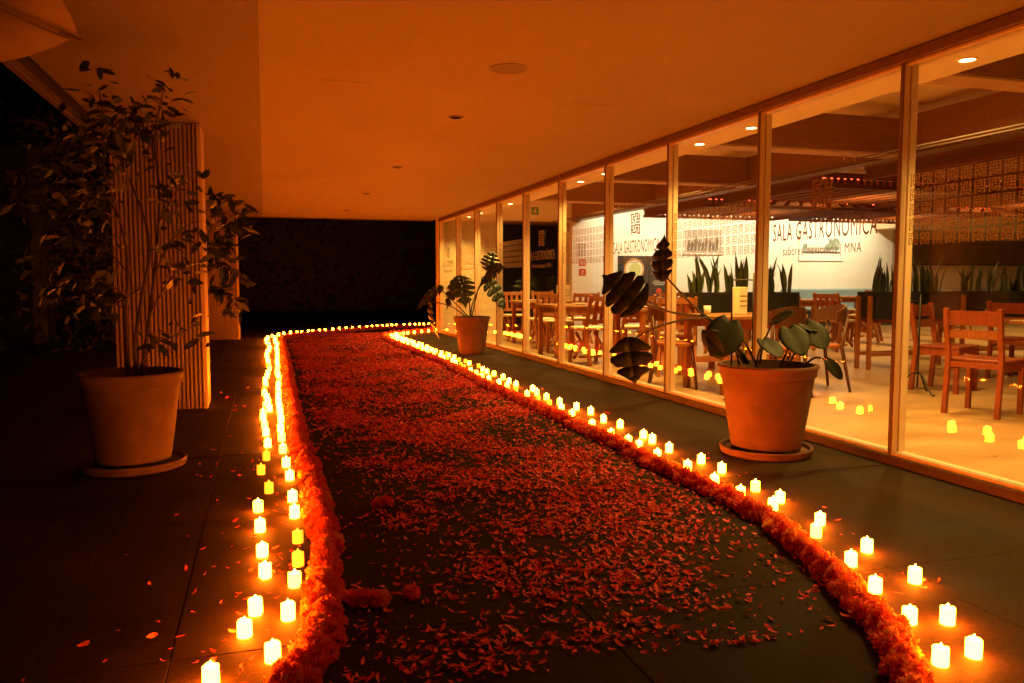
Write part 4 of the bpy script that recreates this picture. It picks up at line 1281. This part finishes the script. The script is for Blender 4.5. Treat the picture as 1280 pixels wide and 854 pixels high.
def branchy_tree(name, label, branches, root, leafmat, sizes, per, start, seed, cap, r0=0.016, loose=0.05):
    rnd = random.Random(seed)
    t = thing(name, label, 'tree' if name.endswith('tree') else 'plant', (root[0], root[1], 0.5))
    o = Vector((root[0], root[1], 0.5))
    metas = [oval_leaf(1.0, w, c, d).mesh('leaf', leafmat, True) for w, c, d in ((0.42, 0.2, 0.15), (0.36, 0.35, 0.3), (0.48, 0.1, 0.05), (0.40, 0.3, -0.1))]
    spots = []
    for bi, b in enumerate(branches):
        p = [q - o for q in smooth_path(b, 4)]
        n = len(p)
        main = bi < 3
        r = r0 if main else r0 * 0.45
        MB().tube(p, [r * (1 - 0.78 * i / (n - 1)) for i in range(n)], 7).build('trunk' if main else 'branch', 'bark', t, smooth=True)
        for i in range(n):
            s = i / (n - 1)
            if s < (start if main else 0.2):
                continue
            cnt = per if not main else max(1, per - 1)
            if bi in (8, 9, 10, 12):
                cnt = 3
            for k in range(cnt):
                tw = (p[min(i + 1, n - 1)] - p[max(i - 1, 0)]).normalized()
                d = Vector((rnd.gauss(0, 1), rnd.gauss(0, 1), rnd.gauss(0, 0.6) - 0.1))
                d = (d - tw * d.dot(tw) * 0.7 + tw * 0.5).normalized()
                pos = p[i] + Vector((rnd.uniform(-1, 1), rnd.uniform(-1, 1), rnd.uniform(-1, 1))) * loose * (0.3 + s)
                spots.append((pos, d, rnd.uniform(-1.2, 1.2), rnd.uniform(*sizes)))
    rnd.shuffle(spots)
    m = MB()
    for i, (pos, d, roll, L) in enumerate(spots):
        M4 = frame(pos, d, roll, L)
        if i < cap:
            place('leaf', metas[i % 4], t, M4)
        else:
            b = oval_leaf(1.0, 0.42, 0.2, 0.15, 3)
            b.move(M4)
            m.add(b.v, b.f)
    if m.v:
        c = m.build('crown', leafmat, t, smooth=True)
        c["kind"] = "stuff"
    return t


branchy_tree('potted_tree', 'tall many-stemmed dark leafy tree growing in the pot by the column', TREE_BRANCHES, POT_TREE, 'leaf_tree', (0.05, 0.105), 7, 0.62, 4, 290, 0.013, 0.095)
branchy_tree('leafy_shrub', 'broad-leaved dark shrub poking out from behind the nearer fluted column', SHRUB_BRANCHES, (-0.98, 9.45), 'leaf_tree', (0.12, 0.2), 4, 0.35, 9, 200, 0.014, 0.06)


def monstera_leaf(L, W, lobes=5, slit=0.35, droop=0.25, seed=1, deep=0.55):
    """split leaf along +y: a midrib strip with finger lobes on both sides, real thickness from a solid pass"""
    rnd = random.Random(seed)
    m = MB()

    def prof(s):
        return W * 0.5 * (max(0.0, math.sin(math.pi * (0.10 + 0.86 * s))) ** 0.75) * (1.15 - 0.45 * s)

    def pt(x, y):
        return (x, y, -droop * L * (y / L) ** 2 - abs(x) ** 1.6 * 0.5 + 0.10 * abs(x))
    for sgn in (-1, 1):
        for k in range(lobes):
            s0, s1 = k / lobes, (k + 1) / lobes
            g_ = slit / lobes * rnd.uniform(0.5, 1.2) * 0.5
            y0, y1 = L * s0, L * s1
            ya, yb = L * (s0 + (g_ if k else 0)), L * (s1 - (g_ if k < lobes - 1 else 0))
            fwd = L * 0.05
            inner0, inner1 = prof(s0) * (1 - deep), prof(s1) * (1 - deep)
            rows = []
            for t_ in (0.0, 0.34, 0.68, 0.9, 1.0):
                rows.append(t_)
            vs = []
            for t_ in rows:
                narrow = 1.0 if t_ < 0.4 else (1 - slit * (t_ - 0.4) / 0.6)
                if t_ > 0.95:
                    narrow *= 0.62
                ym = (y0 + y1) / 2
                for u in (0.0, 0.5, 1.0):
                    yy = ym + (u - 0.5) * (y1 - y0) * narrow + fwd * t_ * t_
                    x = prof(min(0.98, max(0.02, s0 + (s1 - s0) * u))) * t_ * (1.0 if u == 0.5 else 0.97)
                    vs.append(pt(sgn * x, min(yy, L * 1.02)))
            fs = []
            for i in range(len(rows) - 1):
                for j in range(2):
                    a = i * 3 + j
                    q = (a, a + 1, a + 4, a + 3)
                    fs.append(q if sgn > 0 else q[::-1])
            m.add(vs, fs)
    # tip
    y = L * 0.97
    w = prof(0.9) * 0.6
    m.add([pt(-w, y * 0.98), pt(0, y * 0.95), pt(w, y * 0.98), pt(0, L * 1.12)], [(0, 1, 2, 3)])
    return m


def heart_leaf(L, W, droop=0.2):
    """heart blade along +y with a folded midrib and raised side veins"""
    ns, nt_ = 12, 8
    vs, fs = [], []
    for i in range(ns + 1):
        s = i / ns
        w = W * 0.5 * (math.sin(math.pi * (0.045 + 0.955 * s)) ** 0.58) * (1.08 - 0.22 * s)
        if i == ns:
            w = 0.001
        for j in range(nt_ + 1):
            t = j / nt_ * 2 - 1
            x = w * t
            y = L * s - L * 0.13 * abs(t) ** 1.3 * (1 - s) ** 3
            z = -droop * L * s * s + 0.16 * abs(x) - 1.6 * x * x + 0.0022 * math.sin(s * 34 - abs(t) * 7) * (1 - s) * abs(t)
            vs.append((x, y, z))
    for i in range(ns):
        for j in range(nt_):
            a = i * (nt_ + 1) + j
            fs.append((a, a + 1, a + nt_ + 2, a + nt_ + 1))
    return MB().add(vs, fs)


def thick(o, th):
    s = o.modifiers.new('thick', 'SOLIDIFY')
    s.thickness = th
    s.offset = 0
    return o


# monstera beside the glass
mo = thing('monstera_plant', 'sprawling monstera with long stalks and split leaves in the terracotta pot', 'plant', (POT_MON[0], POT_MON[1], 0.5))
O = Vector((POT_MON[0], POT_MON[1], 0.5))
S = {k: [q - O for q in smooth_path(v, 4)] for k, v in MONSTERA_STEMS.items()}
MB().tube(S['cane'], [0.016 - 0.004 * i / len(S['cane']) for i in range(len(S['cane']))], 8).build('cane', 'stem_green', mo, smooth=True)
for k in S:
    if k != 'cane':
        MB().tube(S[k], [0.0075 - 0.003 * i / len(S[k]) for i in range(len(S[k]))], 6).build('leaf_stalk', 'stem_green', mo, smooth=True)
VR = Vector((0.955, -0.295, 0.0))      # along the glass seen from the walk
VD = Vector((0.295, 0.955, 0.0))       # away along the walk
UP = Vector((0, 0, 1))


def basis(pos, ydir, normal):
    y = Vector(ydir).normalized()
    z = Vector(normal)
    z = (z - y * z.dot(y)).normalized()
    x = y.cross(z)
    return Matrix(((x.x, y.x, z.x, pos[0]), (x.y, y.y, z.y, pos[1]), (x.z, y.z, z.z, pos[2]), (0, 0, 0, 1)))


def put_leaf(mb, key, ydir, normal, material='leaf_monstera', off=0.0, parent=mo, stems=S):
    o = place('leaf', mb.mesh('leaf', material, True), parent, basis(stems[key][-1] + Vector(ydir).normalized() * off, ydir, normal))
    return thick(o, 0.0025)


put_leaf(monstera_leaf(0.28, 0.30, 4, 0.15, 0.2, 2), 'l1', -VR * 0.55 - UP * 0.10 + VD * 0.1 + UP * 0.55, -VD * 1.0 - VR * 0.2 + UP * 0.15, off=-0.05)
put_leaf(monstera_leaf(0.25, 0.22, 4, 0.22, 0.2, 5), 'l2', UP * 1.0 - VR * 0.15, -VD * 0.45 - VR * 0.9, off=-0.06)
put_leaf(monstera_leaf(0.26, 0.27, 3, 0.22, 0.15, 7), 'l3', -UP * 0.95 + VR * 0.12, -VD * 1.0 - UP * 0.1 - VR * 0.25, off=-0.03)
put_leaf(heart_leaf(0.24, 0.23), 'l4', -UP * 0.75 - VR * 0.35 - VD * 0.4, -VD * 0.9 + UP * 0.45)
put_leaf(heart_leaf(0.20, 0.14), 'l5', -UP * 0.9 + VR * 0.35, -VD * 0.6 - VR * 0.8)
put_leaf(heart_leaf(0.15, 0.15), 's1', VR * 0.35 + UP * 0.35 - VD * 0.5, -VD * 0.5 + UP * 0.8 - VR * 0.1, off=-0.03)
put_leaf(heart_leaf(0.17, 0.15), 's2', VR * 0.25 - VD * 0.5 - UP * 0.25, -VD * 0.6 + UP * 0.7 + VR * 0.2, off=-0.03)
put_leaf(heart_leaf(0.21, 0.19), 's3', -UP * 0.45 - VD * 0.55 + VR * 0.15, -VD * 0.8 + UP * 0.5, off=-0.04)
put_leaf(heart_leaf(0.20, 0.19), 's4', VR * 0.35 - UP * 0.45 - VD * 0.5, -VD * 0.8 + UP * 0.5 + VR * 0.1, off=-0.05)
put_leaf(heart_leaf(0.16, 0.085), 's5', VR * 0.75 - UP * 0.7, -VD * 0.8 + UP * 0.4, off=-0.02)
put_leaf(heart_leaf(0.15, 0.13), 's6', -VR * 0.5 - UP * 0.5 - VD * 0.3, -VD * 0.6 + UP * 0.6, off=-0.02)
put_leaf(heart_leaf(0.14, 0.12), 's4', -VR * 0.2 + UP * 0.2 + VD * 0.5, UP * 0.8 + VD * 0.1, off=-0.02)
for kk in (3, 9):
    q = S['l5'][kk]
sp = thing('plant_stake', 'thin dark stake standing in the monstera pot', 'stake', (POT_MON[0] - 0.22, POT_MON[1] + 0.06, 0.5))
MB().tube([(0.0, 0.0, 0.0), (-0.01, 0.0, 0.55)], 0.006, 6).build('rod', 'black_metal', sp)

# philodendron in the farther pot
pf = thing('philodendron_plant', 'philodendron with deeply fingered drooping leaves in the saucerless pot', 'plant', (POT_PHI[0], POT_PHI[1], 0.49))
O2 = Vector((POT_PHI[0], POT_PHI[1], 0.49))
S2 = {i: [q - O2 for q in smooth_path(v, 4)] for i, v in enumerate(PHILODENDRON_STEMS)}
for i in S2:
    MB().tube(S2[i], [0.011 - 0.005 * k / len(S2[i]) for k in range(len(S2[i]))], 6).build('leaf_stalk', 'stem_green', pf, smooth=True)
dirs = {0: -VR * 0.8 - UP * 0.75 - VD * 0.2, 1: VR * 0.75 - UP * 0.55 - VD * 0.2, 2: UP * 0.9 + VR * 0.25, 3: -VR * 0.9 - UP * 0.25, 4: -VR * 0.25 - UP * 1.0}
nrm = {0: -VD * 0.5 + UP * 0.7 - VR * 0.5, 1: -VD * 0.5 + UP * 0.8 + VR * 0.3, 2: -VD * 1.0 + VR * 0.2, 3: -VD * 0.5 + UP * 0.9, 4: -VD * 0.4 - VR * 0.9}
for i in S2:
    put_leaf(monstera_leaf((0.46, 0.50, 0.30, 0.46, 0.50)[i], (0.44, 0.46, 0.34, 0.40, 0.30)[i], 5, 0.34, 0.45, 20 + i, 0.5), i, dirs[i], nrm[i], 'leaf_philo', -0.04, pf, S2)
put_leaf(monstera_leaf(0.42, 0.42, 5, 0.34, 0.5, 31, 0.5), 0, VR * 0.2 - VD * 0.7 - UP * 0.5, UP * 0.8 - VD * 0.5, 'leaf_philo', -0.03, pf, S2)
put_leaf(monstera_leaf(0.40, 0.42, 5, 0.34, 0.4, 33, 0.5), 1, VR * 0.2 + UP * 0.35 - VD * 0.5, UP * 0.6 - VD * 0.8, 'leaf_philo', -0.03, pf, S2)

# ------------------------------------------------------------------ candles
def candle_mesh(seg, name, material):
    h, r = 0.050, 0.0222

    def wob(i, a):
        return (0.0016 * math.sin(3 * a + 0.4) + 0.0012 * math.sin(5 * a + 1.1)) if i in (4, 5) else 0.0
    return MB().lathe([(0.0, 0.0), (r * 0.96, 0.0), (r, 0.004), (r * 1.0, 0.02), (r * 0.98, h), (r * 0.80, h + 0.001), (r * 0.66, h - 0.007), (0.0, h - 0.008)], seg, wob).mesh(name, material, True)


fl = {}
for mname in ('flame', 'flame_dim'):
    fl[mname] = MB().lathe([(0.0, 0.043), (0.0045, 0.044), (0.0062, 0.051), (0.004, 0.059), (0.0, 0.066)], 8).mesh('flame', mname, True)
near = {k: candle_mesh(22, 'candle', k) for k in ('candle_bright', 'candle_mid', 'candle_dim')}
far = {k: candle_mesh(9, 'candle', k) for k in ('candle_bright', 'candle_mid', 'candle_dim')}
ROWS = [
    (RIGHT_INNER, 'in the row touching the flower garland on the window side', 'candles touching the window side garland'),
    (RIGHT_OUTER, 'in the loose row on bare floor between garland and windows', 'candles in the outer row on the window side'),
    (RIGHT_CORNER, 'in the row bending round the corner of the glass building', 'candles bending round the glass corner'),
    (LEFT_INNER, 'in the row touching the garland on the column side', 'candles touching the column side garland'),
    (LEFT_OUTER, 'in the outer row on dark floor on the column side', 'candles in the outer row on the column side'),
    (LEFT_CORNER, 'in the thin row sweeping across the far end of the path', 'candles sweeping across the far end'),
]
crnd = random.Random(3)
for pts, where, grp in ROWS:
    for (x, y, b) in pts:
        k = 'candle_dim' if not b else ('candle_bright' if crnd.random() < 0.72 else 'candle_mid')
        close = y < 8.5
        o = link('candle', (near if close else far)[k], None, (x, y, 0.0015), crnd.uniform(0, 6.28))
        s = crnd.uniform(0.94, 1.06)
        o.scale = (1, 1, s)
        if b:
            tag(o, 'glowing yellow-white votive candle ' + where, 'candle', grp)
        else:
            tag(o, 'dimmer amber votive candle ' + where, 'candle', 'dim ' + grp)
        if close:
            link('flame', fl['flame' if b else 'flame_dim'], o)


# ------------------------------------------------------------------ marigold garlands
def flower_head(seed, rings, material, r=0.031):
    rnd = random.Random(seed)
    m = MB()
    for (el, n, rr) in rings:
        for k in range(n):
            a = 2 * math.pi * (k + rnd.uniform(-0.25, 0.25)) / n
            e = R(el + rnd.uniform(-9, 9))
            d = Vector((math.cos(a) * math.cos(e), math.sin(a) * math.cos(e), math.sin(e)))
            t_ = Vector((-math.sin(a), math.cos(a), 0))
            n_ = d.cross(t_)
            L = r * rr * rnd.uniform(0.85, 1.12)
            w = L * rnd.uniform(0.14, 0.27)
            base = d * L * 0.35
            tip = d * L
            tilt = n_ * (L * rnd.uniform(-0.25, 0.25))
            m.add([base - t_ * w * 0.35, base + t_ * w * 0.35, tip * 0.93 + t_ * w + tilt, tip * 1.06 + tilt, tip * 0.93 - t_ * w - tilt], [(0, 1, 2, 3), (0, 3, 4)])
    return m


RINGS_HI = ((-40, 11, 0.95), (-12, 15, 1.05), (12, 15, 1.05), (35, 13, 1.0), (58, 9, 0.92), (78, 5, 0.85))
RINGS_LO = ((-20, 9, 1.0), (15, 11, 1.05), (48, 8, 0.95), (75, 4, 0.85))
HEADS = [flower_head(40 + k, RINGS_HI, 'petal_a').mesh('flower_head', ('bloom_a', 'bloom_b', 'bloom_c', 'bloom_a', 'bloom_b')[k % 5]) for k in range(10)]
LOW = [flower_head(60 + k, RINGS_LO, 'petal_a') for k in range(6)]


def garland(label, line, seed, cap=290):
    rnd = random.Random(seed)
    t = thing('flower_garland', label, 'garland', (line[0][0], line[0][1], 0.0))
    o = Vector((line[0][0], line[0][1], 0.0))
    p = smooth_path([(x, y, 0.0) for x, y in line], 6)
    spots = []
    acc = 0.0
    for a, b in zip(p, p[1:]):
        L = (b - a).length
        d = (b - a).normalized()
        n = Vector((-d.y, d.x, 0))
        while acc < L:
            q = a + d * acc
            for (off, z) in ((-0.033, 0.024), (0.0, 0.040), (0.033, 0.024), (0.012, 0.056)):
                if off == 0.012 and rnd.random() < 0.45:
                    continue
                spots.append(q + n * (off + rnd.gauss(0, 0.009)) + d * rnd.uniform(-0.02, 0.02) + Vector((0, 0, z + rnd.gauss(0, 0.004))))
            acc += 0.047
        acc -= L
    spots.sort(key=lambda s: s.length)
    stuff = {}
    for i, s in enumerate(spots):
        q = Quaternion((rnd.gauss(0, 1), rnd.gauss(0, 1), rnd.gauss(0, 1), rnd.gauss(0, 1))).normalized()
        sc = rnd.uniform(0.85, 1.15)
        M4 = Matrix.Translation(s - o) @ q.to_matrix().to_4x4() @ Matrix.Scale(sc, 4)
        if i < cap:
            place('flower_head', HEADS[rnd.randrange(10)], t, M4)
        else:
            key = ('bloom_a', 'bloom_b', 'bloom_c')[min(2, int(rnd.random() * 2.6))]
            b = LOW[rnd.randrange(6)]
            stuff.setdefault(key, MB()).add([M4 @ Vector(v) for v in b.v], b.f)
    for key, m in stuff.items():
        c = m.build('flower_heads', key, t)
        c["kind"] = "stuff"
    # the thread the heads are strung on
    MB().tube([Vector((q.x, q.y, 0.03)) - o for q in p[::4]], 0.004, 5).build('thread', 'petal_b', t)
    return t


garland('red marigold garland edging the path on the column side', GARLAND_LEFT, 1)
garland('red marigold garland edging the path on the window side', GARLAND_RIGHT, 2)
hr = random.Random(8)
for (x, y, n) in ((0.52, 3.76, 3), (0.28, 2.67, 3), (0.35, 2.63, 3), (0.42, 2.66, 1)):
    for k in range(n):
        o = link('fallen_flower_head', HEADS[hr.randrange(10)], None, (x + hr.gauss(0, 0.035), y + hr.gauss(0, 0.025), 0.020 + 0.003 * k), hr.uniform(0, 6))
        o.rotation_euler = (hr.uniform(-0.6, 0.6), hr.uniform(-0.6, 0.6), hr.uniform(0, 6))
        if y > 3:
            tag(o, 'loose red marigold head lying alone out on the petal path', 'flower', 'lone flower heads on the path')
        else:
            tag(o, 'loose red marigold head spilling inward off the column side garland', 'flower', 'flower heads spilling off the garland')


# ------------------------------------------------------------------ petals scattered over the path
def interp(line, y):
    for (x0, y0), (x1, y1) in zip(line, line[1:]):
        if y0 <= y <= y1:
            return x0 + (x1 - x0) * (y - y0) / max(1e-6, y1 - y0)
    return line[-1][0]


def hashn(i, j, s):
    h = math.sin(i * 127.1 + j * 311.7 + s * 74.7) * 43758.5453
    return h - math.floor(h)


def vnoise(x, y, s):
    i, j = math.floor(x), math.floor(y)
    u, v = x - i, y - j
    u, v = u * u * (3 - 2 * u), v * v * (3 - 2 * v)
    return (hashn(i, j, s) * (1 - u) + hashn(i + 1, j, s) * u) * (1 - v) + (hashn(i, j + 1, s) * (1 - u) + hashn(i + 1, j + 1, s) * u) * v


def petal_mesh(k):
    rnd = random.Random(k)
    L, w, b = 1.0, rnd.uniform(0.30, 0.44), rnd.uniform(0.05, 0.22)
    c = rnd.uniform(-0.15, 0.15)
    m = MB()
    m.add([(-0.5 * L, 0, b * 0.8), (-0.12 * L, -w * 0.42, b * 0.15 + 0.03), (-0.12 * L, w * 0.42, b * 0.10), (0.25 * L, -w * 0.5 + c, 0.04), (0.25 * L, w * 0.5 + c, 0.06), (0.5 * L, -w * 0.16 + c * 1.6, b), (0.48 * L, w * 0.2 + c * 1.6, b * 1.1)],
          [(0, 1, 2), (1, 3, 4, 2), (3, 5, 6, 4)])
    return m


PET = [petal_mesh(k) for k in range(8)]
PETM = [PET[k].mesh('petal', ('petal_a', 'petal_b', 'petal_c', 'petal_b')[k % 4]) for k in range(8)]
prnd = random.Random(77)
ps = []
tries = 0
while len(ps) < 46000 and tries < 700000:
    tries += 1
    y = 2.0 + 14.8 * prnd.random()
    xl, xr = interp(GARLAND_LEFT[:20], y), interp(GARLAND_RIGHT[:32], y)
    x = xl + (xr - xl) * prnd.random()
    u = (x - xl) / (xr - xl)
    if u < 0.03 or u > 0.97:
        continue
    d = 0.45 * vnoise(x * 1.5 + 3.3, y * 2.0 + 0.7, 6) + 0.35 * vnoise(x * 3.7, y * 4.6, 2) + 0.20 * vnoise(x * 9.0, y * 11.0, 4)
    d = max(0.0, min(1.0, (d - 0.43) / 0.13))
    lo = 0.06 + 0.12 * min(1.0, max(0.0, (5.5 - y) / 2.0))
    cover = lo + (1 - lo) * d
    depth = min(1.0, max(0.0, (y - 2.0) / 4.5))
    side = min(1.0, max(0.0, (u - 0.05) / (0.22 - 0.10 * depth))) * min(1.0, max(0.05, (0.98 - u) / (0.24 - 0.19 * depth)))
    if y < 3.2:
        side *= 0.35 + 0.65 * min(1.0, max(0.0, (0.90 - u) / 0.2))
    dens = (0.62 + 0.38 * depth ** 0.8) * (cover * (1 - 0.22 * depth) + 0.22 * depth) * (0.10 + 0.90 * side)
    if y < 4.2:
        dens *= 1.1
    if prnd.random() < dens:
        ps.append((x, y))
for k in range(190):      # strays outside the garlands
    y = 2.1 + abs(prnd.gauss(0, 2.4))
    if prnd.random() < 0.72:
        x = interp(GARLAND_LEFT[:20], y) - 0.1 - abs(prnd.gauss(0, 0.28))
    else:
        x = interp(GARLAND_RIGHT[:32], y) + 0.1 + abs(prnd.gauss(0, 0.2))
    ps.append((x, y))
ps.sort(key=lambda q: q[0] ** 2 * 0.2 + q[1] ** 2)
rest = {}
cand = [(x, y, 0.0015) for rw_ in ROWS for (x, y, b) in rw_[0]]
for i, (x, y) in enumerate(ps):
    L = prnd.uniform(0.016, 0.038) * (1.0 + min(0.3, max(0.0, (y - 4.0) * 0.06)))
    M4 = Matrix.Translation((x, y, 0.005 + 0.008 * prnd.random())) @ Matrix.Rotation(prnd.uniform(0, 6.28), 4, 'Z') @ Matrix.Rotation(prnd.gauss(0, 0.55), 4, 'X') @ Matrix.Rotation(prnd.gauss(0, 0.32), 4, 'Y') @ Matrix.Scale(L, 4)
    k = prnd.randrange(8)
    if i < 290:
        o = bpy.data.objects.new('fallen_petal', PETM[k])
        COL.objects.link(o)
        o.matrix_world = M4
        tag(o, 'single loose red marigold petal lying on the dark paving', 'petal', 'loose petals on the paving')
    else:
        key = ('petal_a', 'petal_b', 'petal_c', 'petal_b')[k % 4]
        rest.setdefault(key, MB()).add([M4 @ Vector(v) for v in PET[k].v], PET[k].f)
for key, m in rest.items():
    tag(m.build('scattered_petals', key), 'dense carpet of red marigold petals covering the path', 'petals', kind='stuff')
